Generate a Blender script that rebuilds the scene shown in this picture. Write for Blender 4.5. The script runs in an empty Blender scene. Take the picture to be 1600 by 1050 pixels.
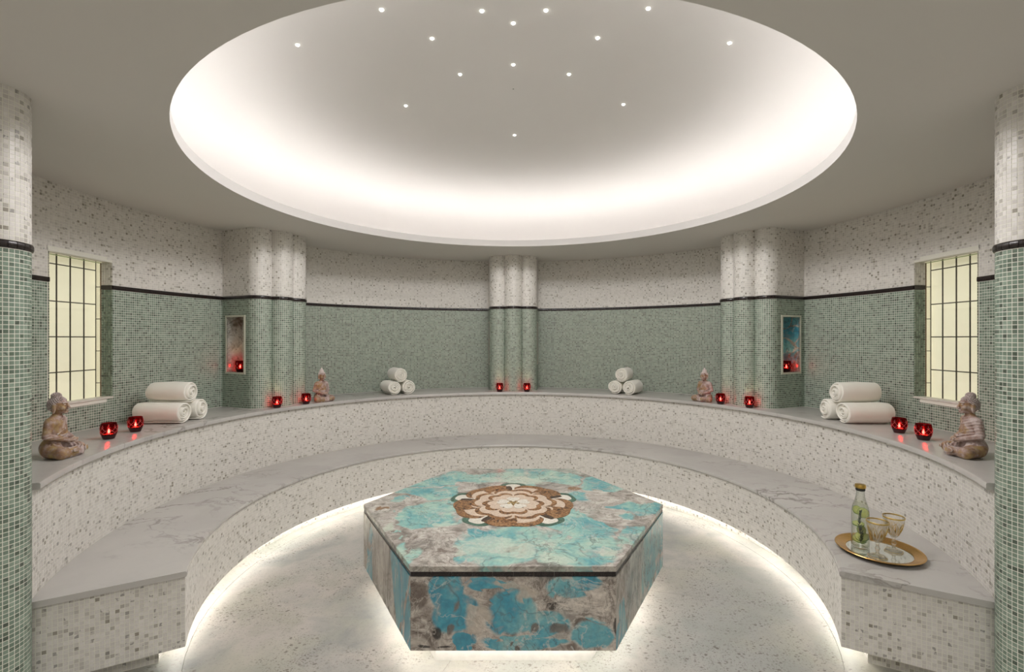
import bpy, math, random
import numpy as np
from math import sin, cos, pi, radians as R, sqrt, atan2, hypot
from mathutils import Vector, Matrix

random.seed(7); RNG = np.random.default_rng(11)
S = bpy.context.scene
COL = S.collection

# ------------------------------------------------------------------ camera, world, lights, exposure
# origin: centre of the round room on the floor; the photographer stands in the entrance at y = -2.74
cam_d = bpy.data.cameras.new('camera'); cam = bpy.data.objects.new('camera', cam_d); COL.objects.link(cam)
cam.location = (0, -2.74, 1.365); cam.rotation_euler = (pi/2, 0, 0)
cam_d.sensor_width = 36; cam_d.lens = 36*741/1600; cam_d.shift_x = -.00125; cam_d.shift_y = .0028
cam_d.clip_start = .02
S.camera = cam
S.view_settings.view_transform = 'Standard'; S.view_settings.look = 'None'
S.view_settings.gamma = 1; S.view_settings.use_curve_mapping = False
S.view_settings.exposure = 0.96
S.cycles.max_bounces = 12; S.cycles.diffuse_bounces = 8; S.cycles.transparent_max_bounces = 16
S.cycles.caustics_reflective = False; S.cycles.caustics_refractive = False
S.cycles.sample_clamp_indirect = 4
W = bpy.data.worlds.new('world'); S.world = W; W.use_nodes = True
W.node_tree.nodes['Background'].inputs[0].default_value = (.9, .95, 1, 1)
W.node_tree.nodes['Background'].inputs[1].default_value = 0.02
COVE_E, BENCH_E, TABLE_E, BOX_E, CANDLE_W, FILL_W = 9.3, 5.6, 3.3, .20, .11, 14.0
STAR_W = 6.2

def area(name, loc, rot, sx, sy, watts, colr):
    l = bpy.data.lights.new(name, 'AREA'); l.shape = 'RECTANGLE'; l.size = sx; l.size_y = sy
    l.energy = watts; l.color = colr
    o = bpy.data.objects.new(name, l); COL.objects.link(o); o.location = loc; o.rotation_euler = rot
    return o
# unseen fill lamp added behind the camera to brighten the room
area('added_fill', (0, -3.1, 2.2), (0, 0, 0), 1.6, .7, FILL_W, (1, .97, .94))

# ------------------------------------------------------------------ helpers
def nd(nt, typ, ins=None, **props):
    n = nt.nodes.new(typ)
    for k, v in props.items(): setattr(n, k, v)
    for k, v in (ins or {}).items():
        s = n.inputs[k]
        if isinstance(v, bpy.types.NodeSocket): nt.links.new(v, s)
        else: s.default_value = v
    return n
def c4(c): return (*c, 1) if len(c) == 3 else c
def mixc(nt, f, a, b, blend='MIX'):
    n = nd(nt, 'ShaderNodeMix', data_type='RGBA', blend_type=blend)
    for i, v in ((0, f), (6, a), (7, b)):
        if isinstance(v, bpy.types.NodeSocket): nt.links.new(v, n.inputs[i])
        else: n.inputs[i].default_value = c4(v) if i else v
    return n.outputs[2]
def mth(nt, op, a, b=None, clamp=False):
    n = nd(nt, 'ShaderNodeMath', operation=op, use_clamp=clamp)
    for i, v in enumerate((a, b)):
        if v is None: continue
        if isinstance(v, bpy.types.NodeSocket): nt.links.new(v, n.inputs[i])
        else: n.inputs[i].default_value = v
    return n.outputs[0]
def ramp(nt, fac, stops, interp='LINEAR'):
    n = nd(nt, 'ShaderNodeValToRGB', {0: fac}); cr = n.color_ramp; cr.interpolation = interp
    while len(cr.elements) < len(stops): cr.elements.new(.5)
    for e, (p, c) in zip(cr.elements, stops): e.position = p; e.color = c4(c)
    return n.outputs[0]
def maprange(nt, v, a, b, c=0., d=1., smooth=True):
    n = nd(nt, 'ShaderNodeMapRange', {0: v, 1: a, 2: b, 3: c, 4: d})
    if smooth: n.interpolation_type = 'SMOOTHSTEP'
    return n.outputs[0]
def noise(nt, vec, scale, detail=4, rough=.55, dist=0., out=0):
    return nd(nt, 'ShaderNodeTexNoise', {'Vector': vec, 'Scale': scale, 'Detail': detail, 'Roughness': rough, 'Distortion': dist}).outputs[out]
def vmath(nt, op, a, b=None, out=0):
    n = nd(nt, 'ShaderNodeVectorMath', operation=op)
    for i, v in enumerate((a, b)):
        if v is None: continue
        if isinstance(v, bpy.types.NodeSocket): nt.links.new(v, n.inputs[i])
        else: n.inputs[i].default_value = v
    return n.outputs[out]
def new_mat(name):
    m = bpy.data.materials.new(name); m.use_nodes = True; nt = m.node_tree
    return m, nt, nt.nodes['Principled BSDF']
def setp(nt, b, **kw):
    for k, v in kw.items():
        s = b.inputs[k.replace('_', ' ')]
        if isinstance(v, bpy.types.NodeSocket): nt.links.new(v, s)
        else: s.default_value = c4(v) if s.type == 'RGBA' else v
def bump(nt, b, h, dist, strength=1.):
    n = nd(nt, 'ShaderNodeBump', {'Height': h, 'Distance': dist, 'Strength': strength})
    nt.links.new(n.outputs[0], b.inputs['Normal'])
def plain(name, col, rough=.5, metal=0., nscale=30, namp=.12, **kw):
    m, nt, b = new_mat(name)
    p = nd(nt, 'ShaderNodeNewGeometry').outputs['Position']
    f = noise(nt, p, nscale)
    dark = tuple(x*(1-namp) for x in col); lite = tuple(min(1, x*(1+namp)) for x in col)
    setp(nt, b, Base_Color=mixc(nt, f, dark, lite), Roughness=rough, Metallic=metal, **kw)
    return m
def emit(name, col, s):
    m, nt, b = new_mat(name); setp(nt, b, Base_Color=(.8, .8, .8), Emission_Color=col, Emission_Strength=s)
    return m

def mesh(name, v, f, mat=None, smooth=False):
    me = bpy.data.meshes.new(name)
    v = np.asarray(v, np.float32).reshape(-1, 3)
    if isinstance(f, np.ndarray):
        n, k = f.shape
        me.vertices.add(len(v)); me.vertices.foreach_set('co', v.ravel())
        me.loops.add(n*k); me.loops.foreach_set('vertex_index', f.astype(np.int32).ravel())
        me.polygons.add(n); me.polygons.foreach_set('loop_start', np.arange(0, n*k, k, dtype=np.int32))
        me.update(calc_edges=True)
    else:
        me.from_pydata([tuple(map(float, x)) for x in v], [], [tuple(x) for x in f]); me.update()
    me.polygons.foreach_set('use_smooth', np.full(len(me.polygons), bool(smooth))); me.update()
    if mat: me.materials.append(mat)
    return me
def obj(name, me, parent=None, loc=None, kind=None, label=None, mat=None):
    o = bpy.data.objects.new(name, me); COL.objects.link(o)
    if parent is not None: o.parent = parent
    if loc is not None: o.location = loc
    if kind: o['kind'] = kind
    if label: o['label'] = label
    return o
def thing(name, label, cat, loc=(0, 0, 0), rz=0., group=None):
    o = bpy.data.objects.new(name, None); COL.objects.link(o); o.empty_display_size = .1
    o.location = loc; o.rotation_euler = (0, 0, rz); o['label'] = label; o['category'] = cat
    if group: o['group'] = group
    return o
def dup(root, label, loc, rz, group=None):
    r = root.copy(); COL.objects.link(r); r.location = loc; r.rotation_euler = (0, 0, rz); r['label'] = label
    for ch in list(root.children):
        c = ch.copy(); COL.objects.link(c); c.parent = r
        for g in list(ch.children):
            d = g.copy(); COL.objects.link(d); d.parent = c
    return r

class MB:                                   # collects shapes of ONE mesh
    def __init__(s): s.v = []; s.f = []
    def add(s, v, f):
        n = len(s.v); s.v += [tuple(x) for x in v]; s.f += [tuple(i+n for i in q) for q in f]; return s
    def box(s, x0, x1, y0, y1, z0, z1, b=0.):
        if b <= 0:
            v = [(x, y, z) for z in (z0, z1) for y in (y0, y1) for x in (x0, x1)]
            return s.add(v, [(0, 2, 3, 1), (4, 5, 7, 6), (0, 1, 5, 4), (1, 3, 7, 5), (3, 2, 6, 7), (2, 0, 4, 6)])
        def ring(z, i): return [(x0+i, y0+i, z), (x1-i, y0+i, z), (x1-i, y1-i, z), (x0+i, y1-i, z)]
        return s.loft([ring(z0, b), ring(z0+b, 0), ring(z1-b, 0), ring(z1, b)])
    def loft(s, rings, caps=True, closed=True):
        n = len(rings[0]); v = [p for r in rings for p in r]; f = []
        for k in range(len(rings)-1):
            for i in range(n if closed else n-1):
                j = (i+1) % n; f.append((k*n+i, k*n+j, (k+1)*n+j, (k+1)*n+i))
        if caps: f.append(tuple(range(n-1, -1, -1))); f.append(tuple((len(rings)-1)*n+i for i in range(n)))
        return s.add(v, f)
    def lathe(s, prof, n=32, c=(0, 0), caps=False):
        return s.loft([[(c[0]+r*cos(2*pi*i/n), c[1]+r*sin(2*pi*i/n), z) for i in range(n)] for r, z in prof], caps)
    def prism(s, poly, z0, z1, b=0.):
        if b:
            cx = sum(p[0] for p in poly)/len(poly); cy = sum(p[1] for p in poly)/len(poly)
            def sc(k): return [(cx+(x-cx)*k, cy+(y-cy)*k) for x, y in poly]
            m = max(hypot(x-cx, y-cy) for x, y in poly); q = sc(1-b/m)
            return s.loft([[(*p, z0) for p in poly], [(*p, z1-b) for p in poly], [(*p, z1) for p in q]])
        return s.loft([[(*p, z0) for p in poly], [(*p, z1) for p in poly]])
    def tube(s, pts, rad, n=8, caps=True):
        pts = [Vector(p) for p in pts]; rings = []
        for i, p in enumerate(pts):
            d = (pts[min(i+1, len(pts)-1)]-pts[max(i-1, 0)]).normalized()
            a = d.cross(Vector((0, 0, 1)));
            if a.length < .05: a = d.cross(Vector((1, 0, 0)))
            a.normalize(); b = d.cross(a); r = rad[i] if isinstance(rad, (list, tuple)) else rad
            rings.append([tuple(p+a*r*cos(2*pi*k/n)+b*r*sin(2*pi*k/n)) for k in range(n)])
        return s.loft(rings, caps)
    def mesh(s, name, mat, smooth=False): return mesh(name, s.v, s.f, mat, smooth)
def autosmooth(me, ang=35):
    me.polygons.foreach_set('use_smooth', np.ones(len(me.polygons), bool))
    try: me.set_sharp_from_angle(angle=R(ang))
    except Exception: pass
    return me

# ------------------------------------------------------------------ materials
def mat_mosaic(name, stops, grain, vein, rough=.32):
    m, nt, b = new_mat(name)
    g = nd(nt, 'ShaderNodeNewGeometry'); oi = nd(nt, 'ShaderNodeObjectInfo')
    rnd = mth(nt, 'FRACT', mth(nt, 'ADD', g.outputs['Random Per Island'], oi.outputs['Random']))
    base = ramp(nt, rnd, stops, 'CONSTANT')
    off = nd(nt, 'ShaderNodeCombineXYZ', {0: mth(nt, 'MULTIPLY', rnd, 37.), 1: mth(nt, 'MULTIPLY', rnd, 91.), 2: 0.}).outputs[0]
    p = vmath(nt, 'ADD', g.outputs['Position'], off)
    f = noise(nt, p, 70, 3, .6)
    c = mixc(nt, maprange(nt, f, .3, .75, 0, grain), base, vein)
    # dark patch inside some pieces
    f2 = noise(nt, p, 45, 2, .5, .6)
    sel = mth(nt, 'GREATER_THAN', mth(nt, 'FRACT', mth(nt, 'MULTIPLY', rnd, 57.)), .90)
    c = mixc(nt, mth(nt, 'MULTIPLY', maprange(nt, f2, .54, .60), mth(nt, 'MULTIPLY', sel, .75)), c, tuple(x*.45 for x in vein))
    setp(nt, b, Base_Color=c, Roughness=rough)
    return m
M = {}
M['white_tile'] = mat_mosaic('white_marble_mosaic', [(0, (.71, .685, .655)), (.22, (.67, .645, .615)), (.45, (.75, .725, .695)), (.62, (.63, .605, .575)), (.74, (.70, .675, .645)), (.87, (.54, .515, .48)), (.945, (.42, .395, .355)), (.984, (.27, .245, .20))], .3, (.52, .495, .46))
M['green_tile'] = mat_mosaic('green_marble_mosaic', [(0, (.190, .265, .205)), (.2, (.240, .320, .250)), (.42, (.150, .215, .160)), (.6, (.285, .365, .290)), (.74, (.205, .275, .210)), (.84, (.110, .155, .112)), (.94, (.060, .085, .060))], .5, (.17, .205, .165))
M['grout'] = plain('pale_grout', (.78, .77, .69), .9, nscale=120, namp=.06)
M['trim'] = plain('dark_brown_marble_trim', (.018, .0125, .0115), .25, nscale=60, namp=.5)
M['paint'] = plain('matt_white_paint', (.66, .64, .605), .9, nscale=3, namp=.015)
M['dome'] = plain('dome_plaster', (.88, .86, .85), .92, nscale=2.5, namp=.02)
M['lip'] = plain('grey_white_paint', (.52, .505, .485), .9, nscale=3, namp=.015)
M['lobby'] = plain('lobby_plaster', (.62, .60, .56), .9, nscale=3, namp=.03)

def mat_marble():
    m, nt, b = new_mat('honed_white_marble')
    p = nd(nt, 'ShaderNodeNewGeometry').outputs['Position']
    w = vmath(nt, 'ADD', p, vmath(nt, 'SCALE', noise(nt, p, 2.2, 5, .6, 0, 1), None)); w.node.inputs[1]
    sc = w.node.inputs[1].links[0].from_node; sc.inputs['Scale'].default_value = .55
    v1 = noise(nt, vmath(nt, 'MULTIPLY', w, (1., 2.6, 1.)), 2.4, 6, .55, .4)
    line = mth(nt, 'ABSOLUTE', mth(nt, 'SUBTRACT', v1, .5))
    vein = maprange(nt, line, 0., .035, 1., 0.)
    patch = maprange(nt, noise(nt, p, 1.3, 3), .48, .68)
    cl = ramp(nt, noise(nt, w, 1.6, 5), [(.25, (.42, .405, .385)), (.55, (.495, .48, .455)), (.8, (.55, .53, .505))])
    setp(nt, b, Base_Color=mixc(nt, mth(nt, 'MULTIPLY', vein, mth(nt, 'MULTIPLY', patch, .85)), cl, (.21, .195, .175)), Roughness=.24)
    return m
M['marble'] = mat_marble()

def mat_floor():
    m, nt, b = new_mat('speckled_white_granite')
    p = nd(nt, 'ShaderNodeNewGeometry').outputs['Position']
    w = vmath(nt, 'ADD', p, vmath(nt, 'SCALE', noise(nt, p, 1.8, 3, .5, 0, 1), None))
    w.node.inputs[1].links[0].from_node.inputs['Scale'].default_value = .35
    cl = ramp(nt, noise(nt, w, 2.2, 6, .6), [(.27, (.20, .225, .225)), (.40, (.31, .31, .29)), (.54, (.45, .42, .385)), (.72, (.33, .325, .265))])
    cl = mixc(nt, maprange(nt, noise(nt, w, 1.1, 4, .6), .52, .66, 0, .55), cl, (.28, .31, .30))
    cl = mixc(nt, maprange(nt, noise(nt, vmath(nt, 'ADD', w, (7., 3., 0.)), 1.4, 4, .6), .55, .68, 0, .5), cl, (.42, .415, .33))
    cl = mixc(nt, maprange(nt, noise(nt, vmath(nt, 'ADD', w, (1., 9., 0.)), 1.2, 4, .6), .56, .68, 0, .4), cl, (.33, .305, .29))
    # garnet specks, thick in drifts
    drift = maprange(nt, noise(nt, w, 2.4, 5, .65, .8), .44, .60)
    for sc_, thr, r0, r1, st_ in ((34., .52, .14, .34, .85), (70., .45, .16, .40, .7), (130., .5, .16, .42, .55)):
        vo = nd(nt, 'ShaderNodeTexVoronoi', {'Vector': vmath(nt, 'MULTIPLY', vmath(nt, 'ADD', p, vmath(nt, 'MULTIPLY', noise(nt, p, 30., 2, .5, 0, 1), (.02, .02, .0))), (1., 1.5, 1.)), 'Scale': sc_, 'Randomness': 1.})
        pick = mth(nt, 'GREATER_THAN', nd(nt, 'ShaderNodeSeparateColor', {0: vo.outputs['Color']}).outputs[0], thr)
        sp = mth(nt, 'MULTIPLY', maprange(nt, vo.outputs['Distance'], r0, r1, 1, 0), mth(nt, 'MULTIPLY', pick, drift))
        cl = mixc(nt, mth(nt, 'MULTIPLY', sp, st_), cl, (.12, .105, .085))
    fine = mth(nt, 'MULTIPLY', maprange(nt, noise(nt, p, 90, 4, .7), .54, .68), .5)
    cl = mixc(nt, fine, cl, (.20, .185, .16))
    setp(nt, b, Base_Color=cl, Roughness=.42)
    return m
M['floor'] = mat_floor()

TURQ = [(.32, (.03, .22, .34)), (.45, (.09, .39, .51)), (.56, (.22, .51, .55)), (.68, (.50, .66, .60))]
TURQ_TOP = [(.34, (.06, .28, .33)), (.45, (.17, .42, .42)), (.55, (.37, .57, .48)), (.68, (.57, .66, .53))]  # top paler and mintier than the sides: dome reflection put into the colour
GREY = [(.28, (.085, .066, .056)), (.40, (.27, .23, .20)), (.50, (.48, .43, .38)), (.66, (.76, .71, .64))]
GREY_TOP = [(.28, (.10, .085, .075)), (.40, (.28, .25, .22)), (.51, (.44, .405, .36)), (.66, (.62, .59, .53))]
def mat_amazonite(name, axes=(0, 1), turq=TURQ, grey=GREY, blobs=(), auto=None, stretch=(1, 1, 1), rough=.14, warp=.09, soft=.1):
    """blobs: (kind, x, y, rx, ry) crystals at their real places in the slab; kind t turquoise, b brown, k black, w white, m mint"""
    m, nt, b = new_mat(name)
    p0 = nd(nt, 'ShaderNodeTexCoord').outputs['Object']
    p = vmath(nt, 'MULTIPLY', vmath(nt, 'ADD', p0, (0., 0., 0.)), stretch)
    def cn(v, s, a): # centred noise offset
        return vmath(nt, 'MULTIPLY', vmath(nt, 'SUBTRACT', noise(nt, v, s, 3, .5, 0, 1), (.5, .5, .5)), (a, a, a))
    w = vmath(nt, 'ADD', vmath(nt, 'ADD', p, cn(p, 4.5, warp)), cn(p, 26., warp*.18))
    g = ramp(nt, noise(nt, w, 7, 9, .66, 1.6), grey)
    strk = noise(nt, vmath(nt, 'MULTIPLY', w, (2.2, 9., 5.)), 3.2, 8, .7, 1.2)
    g = mixc(nt, maprange(nt, strk, .50, .70, 0, .75), g, tuple(min(1, x*1.12) for x in grey[-1][1]))
    g = mixc(nt, maprange(nt, noise(nt, w, 3.1, 4, .6, .5), .52, .66, 0, .6), g, grey[0][1])
    ves = mth(nt, 'ABSOLUTE', mth(nt, 'SUBTRACT', noise(nt, w, 8., 5, .6, 1.), .5))
    g = mixc(nt, maprange(nt, ves, 0., .02, .5, 0.), g, grey[0][1])
    g = mixc(nt, maprange(nt, noise(nt, w, 2.1, 3, .5), .55, .7, 0, .3), g, turq[2][1])
    t = ramp(nt, mth(nt, 'ADD', mth(nt, 'MULTIPLY', noise(nt, w, 2.6, 6, .6, .8), .7), mth(nt, 'MULTIPLY', noise(nt, w, 13., 5, .65, .5), .32)), turq)
    t = mixc(nt, maprange(nt, noise(nt, w, 6.5, 5, .65, .6), .54, .68, 0, .55), t, grey[2][1])
    clv = noise(nt, vmath(nt, 'MULTIPLY', w, (5., 22., 9.)), 2.2, 4, .6)
    t = mixc(nt, maprange(nt, clv, .3, .7, 0, .25), t, turq[0][1])
    crack = mth(nt, 'ABSOLUTE', mth(nt, 'SUBTRACT', noise(nt, w, 5., 3, .5, .5), .5))
    t = mixc(nt, maprange(nt, crack, 0., .014, .55, 0.), t, (.10, .16, .17))
    facet = nd(nt, 'ShaderNodeTexVoronoi', {'Vector': w, 'Scale': 11.}).outputs['Color']
    wf = vmath(nt, 'ADD', w, vmath(nt, 'MULTIPLY', vmath(nt, 'SUBTRACT', facet, (.5, .5, .5)), (.03, .03, .03)))
    sep = nd(nt, 'ShaderNodeSeparateXYZ', {0: wf})
    xy = nd(nt, 'ShaderNodeCombineXYZ', {0: sep.outputs[axes[0]], 1: sep.outputs[axes[1]], 2: 0.}).outputs[0]
    def field(kind):
        f = None
        for k, x, y, rx, ry in blobs:
            if k != kind: continue
            d = vmath(nt, 'LENGTH', vmath(nt, 'MULTIPLY', vmath(nt, 'SUBTRACT', xy, (x, y, 0)), (1/rx, 1/ry, 0)), None, 1)
            f = d if f is None else mth(nt, 'MINIMUM', f, d)
        return f
    cur = g
    ft = field('t')
    if ft is not None:
        mk = maprange(nt, mth(nt, 'ADD', ft, mth(nt, 'MULTIPLY', mth(nt, 'SUBTRACT', noise(nt, w, 9., 4, .6), .5), .5)), 1-soft, 1+soft, 1, 0)
        cur = mixc(nt, mk, cur, t)
        rim = mth(nt, 'MULTIPLY', maprange(nt, mth(nt, 'ABSOLUTE', mth(nt, 'SUBTRACT', ft, 1.05)), 0, .10, 1, 0), maprange(nt, noise(nt, w, 5., 4, .6), .48, .66, 0, .6))
        cur = mixc(nt, rim, cur, grey[-1][1])
    if auto is not None:
        av = nd(nt, 'ShaderNodeTexVoronoi', {'Vector': wf, 'Scale': auto[0], 'Randomness': 1.})
        ed = nd(nt, 'ShaderNodeTexVoronoi', {'Vector': wf, 'Scale': auto[0], 'Randomness': 1.}, feature='DISTANCE_TO_EDGE').outputs[0]
        pk = mth(nt, 'LESS_THAN', nd(nt, 'ShaderNodeSeparateColor', {0: av.outputs['Color']}).outputs[0], auto[1])
        cur = mixc(nt, mth(nt, 'MULTIPLY', pk, maprange(nt, ed, .01, .05)), cur, t)
    for kind, c1, c2 in (('m', turq[-1][1], tuple(x*.8+.12 for x in turq[-1][1])), ('w', (.62, .57, .49), (.50, .44, .37)), ('b', (.13, .10, .085), (.24, .20, .17)), ('o', (.20, .09, .03), (.30, .17, .08)), ('k', (.012, .012, .012), (.03, .028, .025))):
        f = field(kind)
        if f is not None:
            cc = mixc(nt, maprange(nt, noise(nt, w, 24, 6, .7, .8), .3, .7), c1, c2)
            fz = mth(nt, 'ADD', f, mth(nt, 'MULTIPLY', mth(nt, 'SUBTRACT', noise(nt, w, 16., 5, .65), .5), 1.1))
            cur = mixc(nt, maprange(nt, fz, .70, 1.2, .62 if kind == 'm' else .88, 0), cur, cc)
    # hairline veins through everything: pale and dark
    hv = mth(nt, 'ABSOLUTE', mth(nt, 'SUBTRACT', noise(nt, vmath(nt, 'ADD', w, (3., 5., 1.)), 4.2, 6, .6, .9), .5))
    cur = mixc(nt, maprange(nt, hv, 0., .016, .45, 0.), cur, grey[-1][1])
    hd = mth(nt, 'ABSOLUTE', mth(nt, 'SUBTRACT', noise(nt, vmath(nt, 'ADD', w, (8., 2., 4.)), 3.1, 7, .65, .7), .5))
    cur = mixc(nt, mth(nt, 'MULTIPLY', maprange(nt, hd, 0., .010, .6, 0.), maprange(nt, noise(nt, p, 2.3, 2), .45, .6)), cur, grey[0][1])
    gr = noise(nt, w, 60., 5, .7)
    cur = mixc(nt, maprange(nt, gr, .3, .7, .22, 0), cur, grey[0][1])
    setp(nt, b, Base_Color=cur, Roughness=rough)
    return m

# ------------------------------------------------------------------ mosaic, walls
PITCH, GAP, TH, INS = .0152, .0018, .0008, .0004
def resample(path):
    path = np.asarray(path, float); d = np.diff(path, axis=0); L = np.hypot(d[:, 0], d[:, 1])
    s = np.concatenate([[0], np.cumsum(L)]); return path, s
def at(path, s, q):
    return np.stack([np.interp(q, s, path[:, 0]), np.interp(q, s, path[:, 1])], -1)
def tile_frames(path, z0, z1, skip=None):
    path, s = resample(path); L = s[-1]
    nc = max(1, round(L/PITCH)); pc = L/nc; nr = max(1, round((z1-z0)/PITCH)); pr = (z1-z0)/nr
    sc = (np.arange(nc)+.5)*pc; zc = z0+(np.arange(nr)+.5)*pr
    SC, ZC = np.meshgrid(sc, zc); SC = SC.ravel(); ZC = ZC.ravel()
    if skip is not None:
        k = ~skip(SC, ZC); SC = SC[k]; ZC = ZC[k]
    hw = (pc-GAP)/2; hz = (pr-GAP)/2
    a = at(path, s, SC-hw); b = at(path, s, SC+hw)
    d = b-a; w = np.hypot(d[:, 0], d[:, 1])[:, None]; d = d/w
    n = np.stack([d[:, 1], -d[:, 0]], -1)
    return a, b, d, n, ZC, hz
def tiles_mesh(name, runs, mat):
    """runs: list of (path, z0, z1, skip); every mosaic piece is a raised, bevelled chip; the room lies on the right of the path"""
    V = []; 
    for path, z0, z1, skip in runs:
        a, b, d, n, z, hz = tile_frames(path, z0, z1, skip)
        N = len(z)
        if not N: continue
        V.append(chip_verts(a, b, d, n, z, hz))
    V = np.concatenate(V); N = len(V)
    base = np.array([[4, 5, 6, 7], [0, 1, 5, 4], [1, 2, 6, 5], [2, 3, 7, 6], [3, 0, 4, 7]])
    F = (base[None]+8*np.arange(N)[:, None, None]).reshape(-1, 4)
    return mesh(name, V.reshape(-1, 3), F, mat)
def chip_verts(a, b, d, n, z, hz):
    N = len(z); out = np.zeros((N, 8, 3))
    th = TH*(1+.25*(RNG.random(N)-.5))[:, None]
    for i, (p, dz, sg) in enumerate(((a, -hz, 1), (b, -hz, -1), (b, hz, -1), (a, hz, 1))):
        out[:, i, :2] = p-n*.0006; out[:, i, 2] = z+dz
        out[:, 4+i, :2] = p+n*th+d*INS*sg; out[:, 4+i, 2] = z+dz-np.sign(dz)*INS
    return out
def single_tiles(parent, path, z0, z1, score, nmax, mat, skip=None):
    """the nmax pieces with the best score become parts of their own (sharing one mesh), the rest one stuff part"""
    a, b, d, n, z, hz = tile_frames(path, z0, z1, skip)
    w = float(np.hypot(*(b[0]-a[0])))
    c = (a+b)/2; sc = score(c[:, 0], c[:, 1], z, n)
    order = np.argsort(-sc); pick = order[:nmax]; rest = order[nmax:]
    h = w/2
    v = [(-h, .0006, -hz), (h, .0006, -hz), (h, .0006, hz), (-h, .0006, hz), (-h+INS, -TH, -hz+INS), (h-INS, -TH, -hz+INS), (h-INS, -TH, hz-INS), (-h+INS, -TH, hz-INS)]
    f = [(0, 1, 2, 3)[::-1], (4, 5, 6, 7), (0, 1, 5, 4), (1, 2, 6, 5), (2, 3, 7, 6), (3, 0, 4, 7)]
    me = mesh('mosaic_tile', v, f, mat)
    for i in pick:
        o = obj('mosaic_tile', me, parent, (c[i, 0], c[i, 1], z[i])); o.rotation_euler = (0, 0, atan2(d[i, 1], d[i, 0]))
    if len(rest):
        V = chip_verts(a[rest], b[rest], d[rest], n[rest], z[rest], hz)
        base = np.array([[4, 5, 6, 7], [0, 1, 5, 4], [1, 2, 6, 5], [2, 3, 7, 6], [3, 0, 4, 7]])
        F = (base[None]+8*np.arange(len(V))[:, None, None]).reshape(-1, 4)
        obj('mosaic_tiles', mesh('mosaic_tiles', V.reshape(-1, 3), F, mat), parent, kind='stuff')
def sheet(path, zs, hole=None):
    path, s = resample(path); n = len(path); v = [(x, y, z) for z in zs for x, y in path]; f = []
    for k in range(len(zs)-1):
        for i in range(n-1):
            if hole and hole((s[i]+s[i+1])/2, (zs[k]+zs[k+1])/2): continue
            f.append((k*n+i, k*n+i+1, (k+1)*n+i+1, (k+1)*n+i))
    return v, f
def trim_pieces(parent, path, z0, z1, length, mat, depth=.009, label=None):
    path, s = resample(path); L = s[-1]; n = max(1, round(L/length))
    for k in range(n):
        q = np.linspace(k*L/n+.0006, (k+1)*L/n-.0006, 5)
        p = at(path, s, q); d = np.gradient(p, axis=0); d /= np.hypot(d[:, 0], d[:, 1])[:, None]
        nn = np.stack([d[:, 1], -d[:, 0]], -1); h = (z1-z0)
        prof = [(-.001, 0), (depth*.6, .06*h), (depth, .3*h), (depth, .7*h), (depth*.6, .94*h), (-.001, h)]
        rings = [[(p[i, 0]+nn[i, 0]*o, p[i, 1]+nn[i, 1]*o, z0+z) for o, z in prof] for i in range(5)]
        obj('trim_tile', autosmooth(MB().loft(rings).mesh('trim_tile', mat), 50), parent)
def arc(r, a0, a1, step=1.0):
    n = max(2, int(abs(a1-a0)/step)+1)
    return [(r*sin(R(a)), r*cos(R(a))) for a in np.linspace(a0, a1, n)]
def revolve(prof, a0, a1, step=1.0, caps=True):
    n = max(2, int(abs(a1-a0)/step)+1); mb = MB()
    mb.loft([[(r*sin(R(a)), r*cos(R(a)), z) for r, z in prof] for a in np.linspace(a0, a1, n)], caps)
    return mb

RW, ZC, ZS, ZSEAT, ZT0, ZT1 = 2.515, 2.219, .8305, .405, 1.672, 1.70
# ------------------------------------------------------------------ floor
fl = obj('floor', MB().box(-3, 3, -4.2, 3, -.08, -.003).mesh('floor', M['grout']), kind='structure')
def floor_sector(r0, r1, a0, a1):
    g = .0006; n = max(3, int((a1-a0)/4))
    inner = [((r0+g)*sin(R(a)), (r0+g)*cos(R(a))) for a in np.linspace(a0, a1, n)] if r0 > 0 else [(0, 0)]
    outer = [((r1-g)*sin(R(a)), (r1-g)*cos(R(a))) for a in np.linspace(a0, a1, n)]
    mid = R((a0+a1)/2); ox, oy = 0, 0
    poly = inner+outer[::-1]
    # joint of about 1.5 mm along the straight sides
    cx = sum(x for x, y in poly)/len(poly); cy = sum(y for x, y in poly)/len(poly)
    poly = [(x+(cx-x)*.0008, y+(cy-y)*.0008) for x, y in poly]
    obj('floor_slab', MB().prism(poly[::-1], -.02, 0., .0003).mesh('floor_slab', M['floor']), fl)
for a0, a1 in ((-103, -43), (-43, 0), (0, 43), (43, 103), (103, 160), (160, 200), (200, 257)):
    floor_sector(0, 1.575, a0, a1); floor_sector(1.575, 2.9, a0, a1)
for i in range(3):
    obj('floor_slab', MB().box(-2.2+i*1.47, -2.2+(i+1)*1.47-.0015, -4.1, -2.92, -.02, 0, .0005).mesh('floor_slab', M['floor']), fl)

# ------------------------------------------------------------------ ceiling, dome, cove
RO, OC = 1.62, (0, .02)
def ring(r, z, n=128): return [(OC[0]+r*cos(2*pi*i/n), OC[1]+r*sin(2*pi*i/n), z) for i in range(n)]
def boxring(z, n=128):
    out = []
    for i in range(n):
        c, s = cos(2*pi*i/n), sin(2*pi*i/n); t = 1e9
        if abs(c) > 1e-6: t = min(t, 3/abs(c))
        if s > 1e-6: t = min(t, (3-OC[1])/s)
        if s < -1e-6: t = min(t, (4.2+OC[1])/-s)
        out.append((OC[0]+t*c, OC[1]+t*s, z))
    return out
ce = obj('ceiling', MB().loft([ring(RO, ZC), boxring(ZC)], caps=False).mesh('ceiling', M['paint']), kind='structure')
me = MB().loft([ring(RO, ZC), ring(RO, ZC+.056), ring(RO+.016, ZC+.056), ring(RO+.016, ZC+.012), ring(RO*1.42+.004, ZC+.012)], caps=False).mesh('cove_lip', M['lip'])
obj('cove_lip', autosmooth(me), ce, label='plain white upstand around the round opening')
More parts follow.
